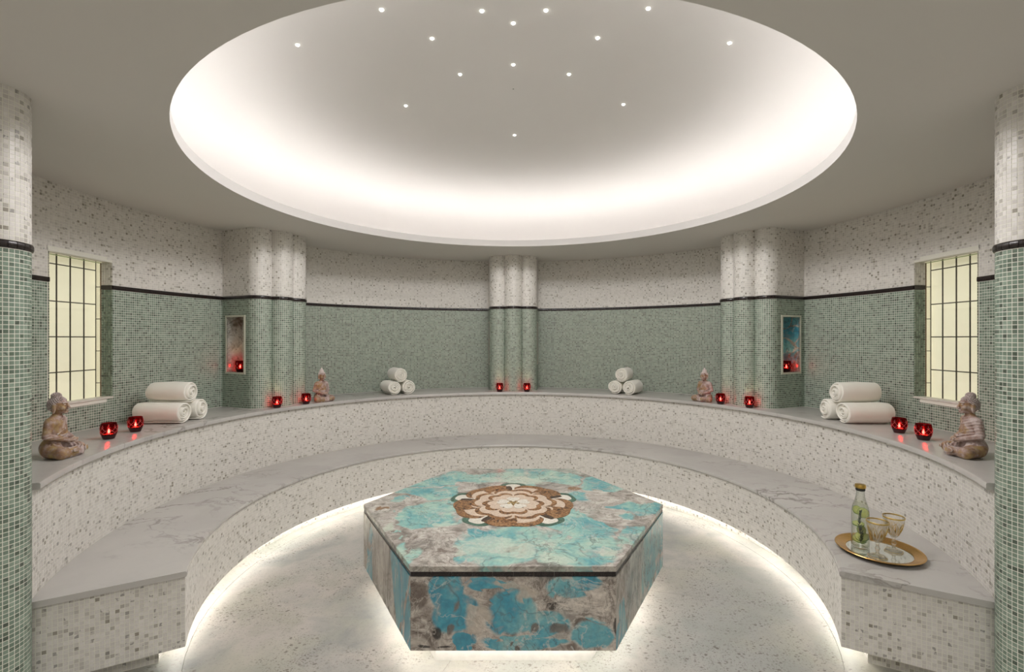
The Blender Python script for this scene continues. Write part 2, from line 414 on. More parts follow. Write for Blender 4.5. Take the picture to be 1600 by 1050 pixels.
RD = RO*1.42                                             # the dome springs well behind the upstand
def zdome(r): return ZC+.10+.50*sqrt(max(0, 1-(r/RD)**2))
rings = [ring(RD+.002, ZC+.012)]+[ring(RD*sin(t), zdome(RD*sin(t))) for t in (pi/2*k/22 for k in range(22, 0, -1))]+[ring(.004, zdome(.004))]
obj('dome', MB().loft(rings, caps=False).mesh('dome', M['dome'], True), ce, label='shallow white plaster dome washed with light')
M['cove_led'] = emit('cove_led', (1, .975, .945), COVE_E)
me = MB().loft([ring(RO+.05, ZC+.02), ring(RO+.05, ZC+.028), ring(RO+.075, ZC+.028), ring(RO+.075, ZC+.02)], caps=False).mesh('led_strip', M['cove_led'])
obj('led_strip', me, ce, label='hidden warm light strip on the cove ledge')
M['star'] = emit('star_glow', (1, .97, .85), 6.)
star_me = None
STARS = [(-0.565, -0.706, 'second from the left in the front row'), (-0.137, -0.673, 'left of the close pair in the front row'), (0.142, -0.677, 'right of the close pair in the front row'), (0.576, -0.716, 'second from the right in the front row'),
         (0.0, -0.583, 'just behind the close front pair'), (-0.388, -0.475, 'left, between front row and trio'), (0.402, -0.481, 'right, between front row and trio'),
         (-1.018, -0.502, 'farthest left of all'), (1.014, -0.517, 'farthest right of all'), (0.0, -0.231, 'middle one of the central trio'), (-0.291, -0.144, 'left one of the central trio'), (0.305, -0.145, 'right one of the central trio'),
         (-0.66, 0.171, 'left of the pair deep in the dome'), (0.672, 0.154, 'right of the pair deep in the dome'), (0.009, 0.605, 'lone one deepest in the dome')]
for i, (x, y, where) in enumerate(STARS):
    z = zdome(hypot(x-OC[0], y-OC[1]))
    if star_me is None:
        star_me = MB().lathe([(.0085, .006), (.0085, -.001), (.006, -.004), (.0012, -.005)], 12, caps=True).mesh('star_light', M['star'], True)
    o = obj('star_light', star_me, None, (x, y, z-.001)); o['category'] = 'light'; o['group'] = 'pinpoint lights in the dome'
    sl = bpy.data.lights.new('star_beam', 'SPOT'); sl.energy = STAR_W*(.3 if abs(x) > .9 else 1); sl.spot_size = R(168); sl.spot_blend = .25; sl.shadow_soft_size = .03; sl.color = (1, .965, .965)
    so = bpy.data.objects.new('star_beam', sl); COL.objects.link(so); so.parent = o; so.location = (0, 0, -.012)
    o['label'] = 'tiny pinpoint light in the white dome, '+where

# ------------------------------------------------------------------ walls
YW0, YW1, ZW0, ZW1 = -.183, .221, 1.005, 1.840      # window opening
AW0 = math.degrees(atan2(sqrt(RW**2-YW1**2), YW1)); AW1 = math.degrees(atan2(sqrt(RW**2-YW0**2), YW0))
def wall(name, a0, a1, tile0, tile1, win=None, skip_piers=()):
    nodes = sorted(set(list(np.linspace(a0, a1, int((a1-a0)/.8)+1))+(list(win) if win else [])))
    path = [(RW*sin(R(a)), RW*cos(R(a))) for a in nodes]
    zs = [0, ZW0, ZW1, ZC+.01]
    def inwin(s, z):
        a = a0+np.degrees(s/RW)
        return (a > win[0])*(a < win[1])*(z > ZW0)*(z < ZW1)
    w = obj(name, mesh(name, *sheet(path, zs, inwin if win else None), M['grout']), kind='structure')
    tp = arc(RW, tile0, tile1, .5)
    def skip(s, z):
        a = tile0+np.degrees(s/RW); k = np.zeros(len(s), bool)
        for pa in skip_piers: k |= abs(a-pa) < 5.45
        if win: k |= (a > win[0]-.14)&(a < win[1]+.14)&(z > ZW0-.006)&(z < ZW1+.006)
        return k
    obj('white_mosaic_tiles', tiles_mesh('white_mosaic_tiles', [(tp, ZT1+.001, ZC, skip)], M['white_tile']), w, kind='stuff')
    obj('green_mosaic_tiles', tiles_mesh('green_mosaic_tiles', [(tp, ZS+.001, ZT0-.001, skip)], M['green_tile']), w, kind='stuff')
    edges = [tile0]; 
    cuts = sorted([(pa-5.5, pa+5.5) for pa in skip_piers]+([win] if win else []))
    cur = tile0
    for c0, c1 in cuts+[(tile1, None)]:
        if c0-cur > .5: trim_pieces(w, arc(RW, cur, c0, .5), ZT0, ZT1, .085, M['trim'])
        if c1 is not None: cur = c1
    return w
wb = wall('wall_back', -60, 60, -60, 60, None, (-60, 0, 60))
wl = wall('wall_left', -127, -60, -122, -60, (-AW1, -AW0), (-60,))
wr = wall('wall_right', 60, 127, 60, 122, (AW0, AW1), (60,))

def mat_cream():
    m, nt, b = new_mat('backlit_cream_glass_tile')
    p = nd(nt, 'ShaderNodeNewGeometry').outputs['Position']
    oi = nd(nt, 'ShaderNodeObjectInfo').outputs['Random']
    c = mixc(nt, oi, (.84, .81, .70), (.88, .85, .74))
    f = noise(nt, p, 5, 3)
    setp(nt, b, Base_Color=c, Roughness=.4, Emission_Color=mixc(nt, f, (1, .90, .64), (1, .92, .70)), Emission_Strength=BOX_E)
    return m
M['cream'] = mat_cream()
def thin_fresnel(nt, ior):
    """the same reflectance on both faces of a thin glass wall (no total internal reflection)"""
    bf = nd(nt, 'ShaderNodeNewGeometry').outputs['Backfacing']
    return nd(nt, 'ShaderNodeFresnel', {'IOR': mth(nt, 'ADD', mth(nt, 'MULTIPLY', bf, 1/ior-ior), ior)}).outputs[0]
def mat_clear(name, col, gloss=.35, rough=.02, edge=None):
    """thin clear glass: light passes straight through, surface mirrors at grazing angles"""
    m, nt, b = new_mat(name)
    tcol = c4(col)
    if edge:      # seen edge-on the wall of glass is thicker and takes more light
        lw = nd(nt, 'ShaderNodeLayerWeight', {'Blend': .5}).outputs['Facing']
        tcol = mixc(nt, mth(nt, 'POWER', lw, 3.), col, edge)
    tr = nd(nt, 'ShaderNodeBsdfTransparent', {'Color': tcol}); gl = nd(nt, 'ShaderNodeBsdfGlossy', {'Color': (1, 1, 1, 1), 'Roughness': rough})
    fr = thin_fresnel(nt, 1.45)
    mx = nd(nt, 'ShaderNodeMixShader', {0: mth(nt, 'MULTIPLY', fr, gloss), 1: tr.outputs[0], 2: gl.outputs[0]})
    nt.links.new(mx.outputs[0], nt.nodes['Material Output'].inputs[0]); nt.nodes.remove(b); return m
M['pane'] = mat_clear('window_glass', (.97, .98, .95), .8)
M['joint'] = plain('dark_joint', (.045, .035, .022), .6)
M['bronze'] = plain('bronze_frame', (.16, .10, .06), .35, .6)
M['sill'] = plain('pale_stone_sill', (.66, .63, .57), .4)
M['glass_edge'] = plain('green_glass_edge', (.55, .66, .36), .2)

def empty_struct(name):
    o = bpy.data.objects.new(name, None); COL.objects.link(o); o['kind'] = 'structure'; return o
def window(name, sg):
    """niche window: mosaic reveal, clear pane, backlit cream tiles behind (sg -1 left, +1 right)"""
    xw = sqrt(RW**2-.22**2); xp, xb = 2.572, 2.612      # wall face, pane, tiled back
    w = empty_struct(name)
    me = MB()
    def bx(x0, x1, *a): 
        x0, x1 = sorted((sg*x0, sg*x1)); return (x0, x1)+a
    # lining behind the reveal mosaic
    for a in ((xw+.002, xp, YW1+.003, YW1+.03, ZW0-.03, ZW1+.03), (xw+.002, xp, YW0-.03, YW0-.003, ZW0-.03, ZW1+.03), (xw+.002, xp, YW0-.03, YW1+.03, ZW1+.003, ZW1+.03), (xw+.002, xp, YW0-.03, YW1+.03, ZW0-.03, ZW0-.002)):
        me.box(*bx(*a))
    rev = obj('reveal', me.mesh('reveal', M['grout']), w)
    far = [(sg*xp, YW1), (sg*(xw-.004), YW1)]; near = [(sg*xp, YW0), (sg*(xw-.004), YW0)]
    def orient(pth, inward):
        (x0, y0), (x1, y1) = pth; n = (y1-y0, -(x1-x0)); return pth if n[0]*inward[0]+n[1]*inward[1] > 0 else pth[::-1]
    far = orient(far, (0, -1)); near = orient(near, (0, 1))
    obj('white_mosaic_tiles', tiles_mesh('t', [(far, ZT1+.001, ZW1, None), (near, ZT1+.001, ZW1, None)], M['white_tile']), w, kind='stuff')
    obj('green_mosaic_tiles', tiles_mesh('t', [(far, ZW0, ZT0-.001, None), (near, ZW0, ZT0-.001, None)], M['green_tile']), w, kind='stuff')
    for p in (far, near): trim_pieces(w, p, ZT0, ZT1, .085, M['trim'], .004)
    obj('sill', MB().box(*bx(xw-.0035, xp-.004, YW0-.006, YW1+.006, ZW0-.010, ZW0+.003), b=.002).mesh('sill', M['sill']), w, label='thin pale stone ledge')
    fr = MB()
    for a in ((xp, xp+.005, YW1-.004, YW1, ZW0, ZW1), (xp, xp+.005, YW0, YW0+.004, ZW0, ZW1)):
        fr.box(*bx(*a), b=.0006)
    obj('frame', fr.mesh('frame', M['bronze']), w)
    obj('pane', MB().box(*bx(xp, xp+.006, YW0+.004, YW1-.005, ZW0, ZW1)).mesh('pane', M['pane']), w)
    ge = MB(); ge.box(*bx(xp-.001, xp+.007, YW0+.004, YW1-.005, ZW1-.005, ZW1-.0005)).box(*bx(xp-.001, xp+.007, YW0+.0045, YW0+.010, ZW0, ZW1-.005))
    obj('glass_edge', ge.mesh('glass_edge', M['glass_edge']), w, label='pale green polished edge of the pane')
    # cream tiles of the back, joints 2.5 mm, on an opaque dark lattice
    ys = [-.199, -.114, -.029, .055, .144, .228]; zs = [.966-.207, .966, 1.173, 1.377, 1.580, 1.792, 1.96]
    lat = MB()
    for i in range(5):
        for k in range(6):
            y0, y1, z0, z1 = ys[i]+.0016, ys[i+1]-.0016, zs[k]+.0016, zs[k+1]-.0016      # open-backed dish; emission in its material stands in for a lamp behind
            v = [(sg*xb, y0, z0), (sg*xb, y1, z0), (sg*xb, y1, z1), (sg*xb, y0, z1), (sg*(xb+.004), y0-.001, z0-.001), (sg*(xb+.004), y1+.001, z0-.001), (sg*(xb+.004), y1+.001, z1+.001), (sg*(xb+.004), y0-.001, z1+.001)]
            obj('cream_tile', MB().add(v, [(0, 1, 2, 3), (0, 4, 5, 1), (1, 5, 6, 2), (2, 6, 7, 3), (3, 7, 4, 0)]).mesh('cream_tile', M['cream']), w)
    for y in ys: lat.box(*bx(xb-.0012, xb+.008, y-.0044, y+.0044, zs[0], zs[-1]))
    for z in zs: lat.box(*bx(xb-.001, xb+.0078, ys[0], ys[-1], z-.003, z+.003))
    obj('joint_lattice', lat.mesh('joint_lattice', M['joint']), w)
    zq = [.90, 1.09, 1.29, 1.49, 1.69, 1.89]            # narrow tiles of the far cheek
    for k in range(5):
        obj('cream_tile', MB().box(*bx(xp+.008, xb-.001, ys[-1]+.0005, ys[-1]+.006, zq[k]+.0016, zq[k+1]-.0016)).mesh('cream_tile', M['cream']), w)
    lt = MB()
    for z in zq: lt.box(*bx(xp+.008, xb-.001, ys[-1]-.0003, ys[-1]+.007, z-.002, z+.002))
    obj('joint_lattice', lt.mesh('joint_lattice', M['joint']), w)
    back = MB().box(*bx(xb+.009, xb+.03, -.32, .27, .72, 2.0))
    obj('backing', back.mesh('backing', M['joint']), w)
    return w
for nm, sg in (('window_1', -1), ('window_2', 1)): window(nm, sg)

# lobby behind the camera and the jambs beside the two front columns
for nm, sg in (('wall_lobby_left', -1), ('wall_lobby_right', 1)):
    x0, x1 = sorted((sg*1.93, sg*2.03))
    obj(nm, MB().box(x0, x1, -4.0, -1.20, 0, ZC+.01).mesh(nm, M['lobby']), kind='structure')
obj('wall_front', MB().box(-2.03, 2.03, -4.1, -4.0, 0, ZC+.01).mesh('wall_front', M['lobby']), kind='structure')

# ------------------------------------------------------------------ mosaic pillars
M['niche_pale'] = mat_amazonite('pale_brown_niche_stone', (0, 2), grey=[(.28, (.10, .07, .055)), (.40, (.30, .25, .21)), (.5, (.56, .54, .49)), (.72, (.66, .66, .62))], auto=None, warp=.05)
M['niche_blue'] = mat_amazonite('blue_niche_stone', (0, 2), auto=(7., .62), warp=.05)
M['niche_rim'] = plain('cream_stone_rim', (.60, .60, .50), .35, nscale=25, namp=.2)
def circ_meet(c0, c1, r):
    mx, my = (c0[0]+c1[0])/2, (c0[1]+c1[1])/2; dx, dy = c1[0]-c0[0], c1[1]-c0[1]; d = hypot(dx, dy)
    h = sqrt(r*r-d*d/4); p = [(mx+dy/d*h, my-dx/d*h), (mx-dy/d*h, my+dx/d*h)]
    return min(p, key=lambda q: q[1])
NZ0, NZ1, NR0, NR1 = 1.105, 1.535, 2.252, 2.448       # niche in the pillar's cheek: heights and radial span
def pillar(ang, label, niches):
    et = np.array([cos(R(ang)), -sin(R(ang))]); er = np.array([sin(R(ang)), cos(R(ang))])
    r, hw = .095, .245; cl, cm, cr_ = (-.15, 2.215), (0, 2.172), (.15, 2.215)
    s1 = circ_meet(cl, cm, r); s2 = (-s1[0], s1[1])
    def arcp(c, p0, p1, n=14):
        a0 = atan2(p0[1]-c[1], p0[0]-c[0]); a1 = atan2(p1[1]-c[1], p1[0]-c[0])
        if a0 > 0: a0 -= 2*pi
        if a1 > 0: a1 -= 2*pi
        return [(c[0]+r*cos(a), c[1]+r*sin(a)) for a in np.linspace(a0, a1, n)]
    W_ = lambda P: [tuple(q[0]*et+q[1]*er) for q in P]
    tt = lambda rho: hw+max(0, rho-2.215)/.297*.03          # the cheeks splay a little towards the wall
    left = [(-tt(2.512), 2.512), (-hw, 2.215)]; right = [(hw, 2.215), (tt(2.512), 2.512)]
    L1 = arcp(cl, (-hw, 2.215), s1); L2 = arcp(cm, s1, s2); L3 = [(-x, y) for x, y in L1[::-1]]
    p = thing('mosaic_pillar', label, 'pillar')
    full = W_([left[0]]+[(-tt(NR1), NR1), (-tt(NR0), NR0)]+L1+L2[1:]+L3[1:]+[(tt(NR0), NR0), (tt(NR1), NR1), right[1]])
    _, fs = resample(full); tot = fs[-1]
    def hole(s, z):
        if not (NZ0 < z < NZ1): return False
        return (fs[1] < s < fs[2]) or (tot-fs[2] < s < tot-fs[1])
    obj('core', mesh('core', *sheet(full, [ZS, NZ0, NZ1, ZC], hole), M['grout']), p)
    def sk(flip):
        def k(s, z):
            rad = 2.512-s if not flip else 2.215+s
            return (rad > NR0-.018)&(rad < NR1+.018)&(z > NZ0-.018)&(z < NZ1+.018)
        return k
    segs = [(W_(left), sk(0)), (W_(L1), None), (W_(L2), None), (W_(L3), None), (W_(right), sk(1))]
    obj('white_mosaic_tiles', tiles_mesh('w', [(q, ZT1+.001, ZC, None) for q, k in segs], M['white_tile']), p, kind='stuff')
    obj('green_mosaic_tiles', tiles_mesh('g', [(q, ZS+.001, ZT0-.001, k) for q, k in segs], M['green_tile']), p, kind='stuff')
    for q, k in segs: trim_pieces(p, q, ZT0, ZT1, .06, M['trim'])
    for sgn, mat in niches:
        def P(t, rho, z): 
            q = sgn*t*et+rho*er; return (q[0], q[1], z)
        d = .115
        # lining box open to the room: back, two cheeks, top and bottom, then a rim of four strips
        mb = MB()
        v = [P(tt(rr)+q, rr, z) for z in (NZ0, NZ1) for rr in (NR0, NR1) for q in (-d, 0)]
        mb.add(v, [(0, 2, 6, 4), (0, 1, 3, 2), (4, 6, 7, 5), (0, 4, 5, 1), (2, 3, 7, 6)])
        n = obj('niche', mb.mesh('niche', M[mat]), p, label='niche lined with polished veined stone')
        e = .014; rm = MB()
        for z0, z1, r0, r1 in ((NZ0-e, NZ0, NR0-e, NR1+e), (NZ1, NZ1+e, NR0-e, NR1+e), (NZ0, NZ1, NR0-e, NR0), (NZ0, NZ1, NR1, NR1+e)):
            v = [P(tt(rr)+q, rr, z) for z in (z0, z1) for rr in (r0, r1) for q in (-.01, .0035)]
            rm.add(v, [(0, 2, 3, 1), (4, 5, 7, 6), (0, 1, 5, 4), (1, 3, 7, 5), (3, 2, 6, 7), (2, 0, 4, 6)])
        obj('niche_rim', rm.mesh('niche_rim', M['niche_rim']), n)
    return p
pillar(-60, 'three-lobed mosaic pillar at the left, with a pale brown stone niche facing the window', [(-1, 'niche_pale')])
pillar(0, 'three-lobed mosaic pillar in the middle of the back wall', [(-1, 'niche_blue'), (1, 'niche_blue')])
pillar(60, 'three-lobed mosaic pillar at the right, with a blue stone niche facing the window', [(1, 'niche_blue')])

def column(sg, label):
    cx, cy, r = sg*1.797, -1.108, .098
    p = thing('round_column', label, 'column', (cx, cy, 0))
    pth = [(r*sin(a), r*cos(a)) for a in np.linspace(0, 2*pi, 65)][::-1]
    # path runs so that the outside of the column is on its right
    q = pth; a, b = q[0], q[1]; n = (b[1]-a[1], -(b[0]-a[0]))
    if n[0]*a[0]+n[1]*a[1] < 0: q = q[::-1]
    obj('core', MB().lathe([(r, 0), (r, ZC)], 64).mesh('core', M['grout'], True), p)
    obj('white_mosaic_tiles', tiles_mesh('w', [(q, ZT1+.001, ZC, None)], M['white_tile']), p, kind='stuff')
    def score(x, y, z, n):     # how large each piece shows from the entrance
        v = np.stack([0-(cx+x), -2.74-(cy+y), 1.365-z], -1); d = np.linalg.norm(v, axis=1)
        f = (v[:, 0]*n[:, 0]+v[:, 1]*n[:, 1])/d
        inframe = abs((cx+x)/(cy+y+2.74)) < 1.075
        return np.where((f > .15)&inframe&(z > .62), f/d**2+5, f)
    single_tiles(p, q, 0, ZT0-.001, score, 300, M['green_tile'])
    trim_pieces(p, q, ZT0, ZT1, .024, M['trim'], .007)
column(-1, 'round mosaic column at the left edge, green below and white above')
column(1, 'round mosaic column at the right edge, green below and white above')

# ------------------------------------------------------------------ lower bench and upper ledge
RA, RC_, RL = 1.565, 2.035, 2.012
bench = thing('curved_bench', 'curved low marble-topped seat running round the room, lit from beneath', 'bench')
led = emit('floor_led', (1, .955, .90), BENCH_E)
def slabs(parent, name, prof, a0, a1, n, mat):
    for k in range(n):
        g = .006
        obj(name, autosmooth(revolve(prof, a0+(a1-a0)*k/n+g, a0+(a1-a0)*(k+1)/n-g).mesh(name, mat), 40), parent)
AE = 119.5
nose = [(RA-.0055, ZSEAT-.021), (RA-.007, ZSEAT-.018), (RA-.007, ZSEAT-.006), (RA-.004, ZSEAT-.0015), (RA+.004, ZSEAT), (RC_-.001, ZSEAT), (RC_-.001, ZSEAT-.024), (RA+.004, ZSEAT-.024), (RA-.004, ZSEAT-.022)]
slabs(bench, 'seat_slab', nose, -AE-.5, AE+.5, 10, M['marble'])
ZB = .087
obj('front_panel', autosmooth(revolve([(RA, ZB), (RA, ZSEAT-.022), (RC_-.001, ZSEAT-.022), (RC_-.001, ZB)], -AE, AE).mesh('front_panel', M['grout']), 40), bench)
obj('mosaic_tiles', tiles_mesh('m', [(arc(RA, -AE, AE, .6), ZB, ZSEAT-.024, None)], M['white_tile']), bench, kind='stuff')
for sg in (-1, 1):
    a = R(sg*AE); p0 = (RA*sin(a), RA*cos(a)); p1 = (RC_*sin(a), RC_*cos(a))
    pth = [p1, p0] if sg < 0 else [p0, p1]
    (x0, y0), (x1, y1) = pth
    if (-(x1-x0)) > 0: pth = pth[::-1]
    single_tiles(bench, pth, ZB, ZSEAT-.024, lambda x, y, z, n: -np.sqrt(x*x*.0+(y+2.74)**2+(z-1.365)**2), 300, M['white_tile'])
obj('plinth', autosmooth(revolve([(1.668, 0), (1.668, ZB), (1.99, ZB), (1.99, 0)], -116.4, 116.4).mesh('plinth', M['grout']), 40), bench)
q = arc(1.668, -116.4, 116.4, .8); a = R(116.4)
obj('plinth_tiles', tiles_mesh('m', [(q, 0.002, ZB-.004, None), ([(1.668*sin(a), 1.668*cos(a)), (1.99*sin(a), 1.99*cos(a))], .002, ZB-.004, None), ([(-1.99*sin(a), 1.99*cos(a)), (-1.668*sin(a), 1.668*cos(a))], .002, ZB-.004, None)], M['white_tile']), bench, kind='stuff')
mb = revolve([(1.618, ZB-.004), (1.618, ZB-.010), (1.640, ZB-.010), (1.640, ZB-.004)], -116.8, 116.8)
obj('led_strip', mb.mesh('led_strip', led), bench, label='warm light strip under the seat edge')

ledge = thing('curved_ledge', 'higher curved marble ledge behind the seat, carrying towels, candles and statues', 'ledge')
AL = 118.95
nose = [(RL+.002, ZS-.026), (RL, ZS-.024), (RL, ZS-.006), (RL+.003, ZS-.0015), (RL+.010, ZS), (RW-.001, ZS), (RW-.001, ZS-.026), (RL+.012, ZS-.026)]
slabs(ledge, 'ledge_slab', nose, -AL, AL, 12, M['marble'])
obj('riser', autosmooth(revolve([(RC_, 0), (RC_, ZS-.025), (RW-.002, ZS-.025), (RW-.002, 0)], -AL, AL).mesh('riser', M['grout']), 40), ledge)
obj('mosaic_tiles', tiles_mesh('m', [(arc(RC_, -AL, AL, .6), ZSEAT+.001, ZS-.026, None)], M['white_tile']), ledge, kind='stuff')

# ------------------------------------------------------------------ hexagonal stone table
HS, TY = .815, -.156
def px_top(cx, cy):      # stone pattern of the slab, in the slab's own plane (metres from the table centre)
    u = 540+cx/3.077; v = 720+cy/3.077; Y = 741*.9009/(v-529.5); return ((u-802)/741*Y, Y-2.584)
def tb(k, cx, cy, rx, ry):
    x, y = px_top(cx, cy); x2, _ = px_top(cx+rx, cy); _, y2 = px_top(cx, cy-ry); return (k, x, y, abs(x2-x), abs(y2-y))
TOP = [tb(*a) for a in (('t', 520, 72, 75, 16), ('t', 640, 85, 120, 18), ('t', 820, 75, 170, 26), ('m', 860, 95, 110, 18), ('t', 1030, 75, 60, 16), ('t', 330, 150, 32, 18), ('t', 250, 184, 30, 13), ('t', 440, 275, 95, 36), ('t', 310, 470, 38, 46), ('m', 185, 325, 26, 16), ('t', 230, 338, 22, 10), ('t', 650, 400, 105, 55), ('t', 790, 360, 150, 50), ('t', 760, 470, 160, 34), ('t', 990, 420, 130, 70), ('t', 1190, 395, 130, 42), ('t', 1130, 470, 150, 30), ('t', 1400, 240, 60, 20), ('t', 1330, 265, 40, 15), ('t', 1080, 255, 40, 30), ('t', 1120, 170, 55, 24), ('t', 1260, 130, 55, 12), ('t', 1480, 215, 40, 14), ('m', 580, 430, 60, 24), ('m', 700, 400, 130, 40), ('m', 850, 440, 70, 40), ('m', 1010, 475, 90, 20), ('m', 470, 300, 40, 16), ('m', 700, 90, 60, 12), ('m', 1240, 440, 40, 22), ('b', 340, 360, 26, 8), ('b', 470, 428, 26, 9), ('o', 175, 228, 28, 8), ('o', 1095, 128, 34, 9), ('b', 560, 160, 40, 8), ('b', 1360, 165, 30, 7))]
def fr(k, cx, cy, rx, ry): return (k, (cx-796)*.000822, .13+(915-cy)*.000822, rx*.000822, ry*.000822)
FRONT = [fr(*a) for a in (('t', 460, 620, 85, 100), ('t', 510, 740, 120, 110), ('t', 800, 735, 135, 112), ('t', 960, 790, 95, 65), ('t', 1165, 840, 95, 72), ('t', 850, 885, 200, 36), ('t', 680, 590, 120, 34), ('t', 1090, 600, 120, 50), ('t', 560, 880, 60, 40), ('w', 630, 765, 50, 90), ('w', 775, 592, 50, 18), ('w', 870, 640, 70, 30), ('b', 512, 712, 30, 38), ('b', 908, 820, 22, 25), ('b', 1020, 812, 38, 30), ('b', 495, 825, 26, 32), ('b', 325, 640, 40, 70), ('b', 825, 895, 16, 20), ('k', 410, 835, 28, 34), ('k', 1005, 690, 26, 38), ('k', 1285, 800, 22, 60), ('k', 350, 908, 30, 8), ('k', 440, 908, 36, 7))]
M['stone_top'] = mat_amazonite('amazonite_top', (0, 1), TURQ_TOP, GREY_TOP, TOP, (3.6, .38), warp=.12, rough=.2, soft=.22)
M['stone_front'] = mat_amazonite('amazonite_front', (0, 2), TURQ, GREY, FRONT, None, warp=.07)
M['stone_side'] = mat_amazonite('amazonite_side', (1, 2), TURQ, GREY, (), (3.0, .62), stretch=(1, 1, .45), warp=.10)
M['plinth_white'] = plain('white_stone_plinth', (.85, .83, .79), .5)
tab = thing('hexagonal_table', 'low hexagonal turquoise and grey stone table with a rose inlay, glowing beneath', 'table', (0, TY, 0))
def hexp(s): return [(s*cos(R(60*k)), s*sin(R(60*k))) for k in range(6)]
H = hexp(HS)
ZTT = .464
for half, e in ((1, [H[0], H[1], H[2], H[3]]), (-1, [H[3], H[4], H[5], H[0]])):
    pl = [(x, y+half*.0006) for x, y in e]
    obj('top_slab', MB().prism(pl, ZTT-.021, ZTT, .002).mesh('top_slab', M['stone_top']), tab)
obj('trim_backing', MB().prism(hexp(HS-.012), ZTT-.043, ZTT-.021).mesh('trim_backing', M['niche_rim']), tab)
for k in range(6):
    p0 = Vector(H[k]); p1 = Vector(H[(k+1) % 6]); d = (p1-p0).normalized(); n = Vector((d.y, -d.x)); L = (p1-p0).length
    for i in range(10):
        a = p0+d*(L*i/10+.0007)-n*.003; b = p0+d*(L*(i+1)/10-.0007)-n*.003
        pl = [tuple(a), tuple(b), tuple(b-n*.008), tuple(a-n*.008)]
        obj('trim_tile', MB().prism(pl[::-1] if False else pl, ZTT-.0405, ZTT-.0225).mesh('trim_tile', M['trim']), tab)
    a, b = p0+d*.0006, p1-d*.0006; t = .02
    pl = [tuple(a), tuple(b), tuple(b-n*t-d*t*.577), tuple(a-n*t+d*t*.577)]
    mat = M['stone_front'] if k in (4, 1) else M['stone_side']
    obj('side_panel', MB().prism(pl, .13, ZTT-.0425).mesh('side_panel', mat), tab)
obj('underside', MB().prism(hexp(HS-.02), .132, .15).mesh('underside', M['plinth_white']), tab)
obj('plinth', MB().prism(hexp(.66), 0, .135).mesh('plinth', M['plinth_white']), tab)
led2 = emit('table_led', (1, .955, .90), TABLE_E)
mb = MB(); o1, i1 = hexp(.725), hexp(.70)
for k in range(6):
    j = (k+1) % 6
    v = [(*o1[k], .131), (*o1[j], .131), (*i1[j], .131), (*i1[k], .131), (*o1[k], .098), (*o1[j], .098), (*i1[j], .098), (*i1[k], .098)]
    mb.add(v, [(0, 1, 2, 3), (7, 6, 5, 4), (0, 4, 5, 1), (2, 6, 7, 3)])
obj('led_strip', mb.mesh('led_strip', led2), tab, label='warm light strip under the stone table')

# rose inlay: three rings of five petals, five sepals, white heart
def mat_tessera(name, stops, scale=140., streak=None):
    m, nt, b = new_mat(name)
    p = nd(nt, 'ShaderNodeTexCoord').outputs['Object']
    vo = nd(nt, 'ShaderNodeTexVoronoi', {'Vector': p, 'Scale': scale}); ed = nd(nt, 'ShaderNodeTexVoronoi', {'Vector': p, 'Scale': scale}, feature='DISTANCE_TO_EDGE').outputs[0]
    r = nd(nt, 'ShaderNodeSeparateColor', {0: vo.outputs['Color']}).outputs[0]
    f = mth(nt, 'ADD', mth(nt, 'MULTIPLY', r, .55), mth(nt, 'MULTIPLY', noise(nt, p, 11, 3, .5, .8), .5))
    c = mixc(nt, maprange(nt, ed, .0, .06, .55, 0), ramp(nt, f, stops), (.10, .08, .06))
    setp(nt, b, Base_Color=c, Roughness=.3); return m
M['rose_cream'] = mat_tessera('cream_tesserae', [(.1, (.48, .36, .26)), (.45, (.60, .48, .37)), (.9, (.68, .57, .46))])
M['rose_brown'] = mat_tessera('brown_tesserae', [(.25, (.04, .018, .01)), (.42, (.19, .085, .03)), (.62, (.30, .15, .06)), (.85, (.42, .25, .12))], 120)
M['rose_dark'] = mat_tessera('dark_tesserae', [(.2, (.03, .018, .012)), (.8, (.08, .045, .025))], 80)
M['rose_white'] = mat_tessera('white_tesserae', [(.1, (.60, .57, .48)), (.9, (.76, .73, .65))], 150)
M['rose_green'] = mat_tessera('green_tesserae', [(.2, (.018, .05, .035)), (.55, (.05, .13, .09)), (.9, (.13, .24, .18))], 120)
M['rose_gold'] = mat_tessera('gold_tesserae', [(.2, (.10, .06, .015)), (.55, (.34, .22, .07)), (.9, (.55, .42, .18))], 160)
rose = obj('rose_inlay', MB().prism([(.20*cos(2*pi*i/30), .20*sin(2*pi*i/30)) for i in range(30)], ZTT, ZTT+.0006).mesh('rose_inlay', M['rose_dark']), tab, (0.0, .012, 0), label='heraldic rose of brown, cream and green mosaic set in the top')
def petal_shape(ang, rin, rout, half, notch, k0=0., k1=1., n=22, wave=0.):
    """closed outline of one heart-shaped petal; k0..k1 is the share of its length used"""
    o = []; i_ = []
    for q in range(n+1):
        t = -1+2*q/n; a = R(ang+half*t)
        edge = (1-abs(t)**4*.28)*(1-notch*math.exp(-(t/.22)**2))+wave*sin(t*7)
        ro = rin+(rout-rin)*edge
        o.append(((rin+(ro-rin)*k1)*cos(a), (rin+(ro-rin)*k1)*sin(a))); i_.append(((rin+(ro-rin)*k0)*cos(a), (rin+(ro-rin)*k0)*sin(a)))
    return o, i_
def plate(name, o, i_, z0, z1, mat):
    n = len(o); mb = MB()
    v = [(*p, z) for z in (z0, z1) for p in o]+[(*p, z) for z in (z0, z1) for p in i_]
    f = []
    for k in range(n-1):
        f += [(n+k, 2*n+n+k, 2*n+n+k+1, n+k+1), (k, k+1, n+k+1, n+k), (2*n+k, 2*n+n+k, 2*n+n+k+1, 2*n+k+1)]
    f += [(0, n, 3*n, 2*n), (n-1, 2*n-1, 4*n-1, 3*n-1)]
    obj(name, MB().add(v, f).mesh(name, M[mat]), rose)
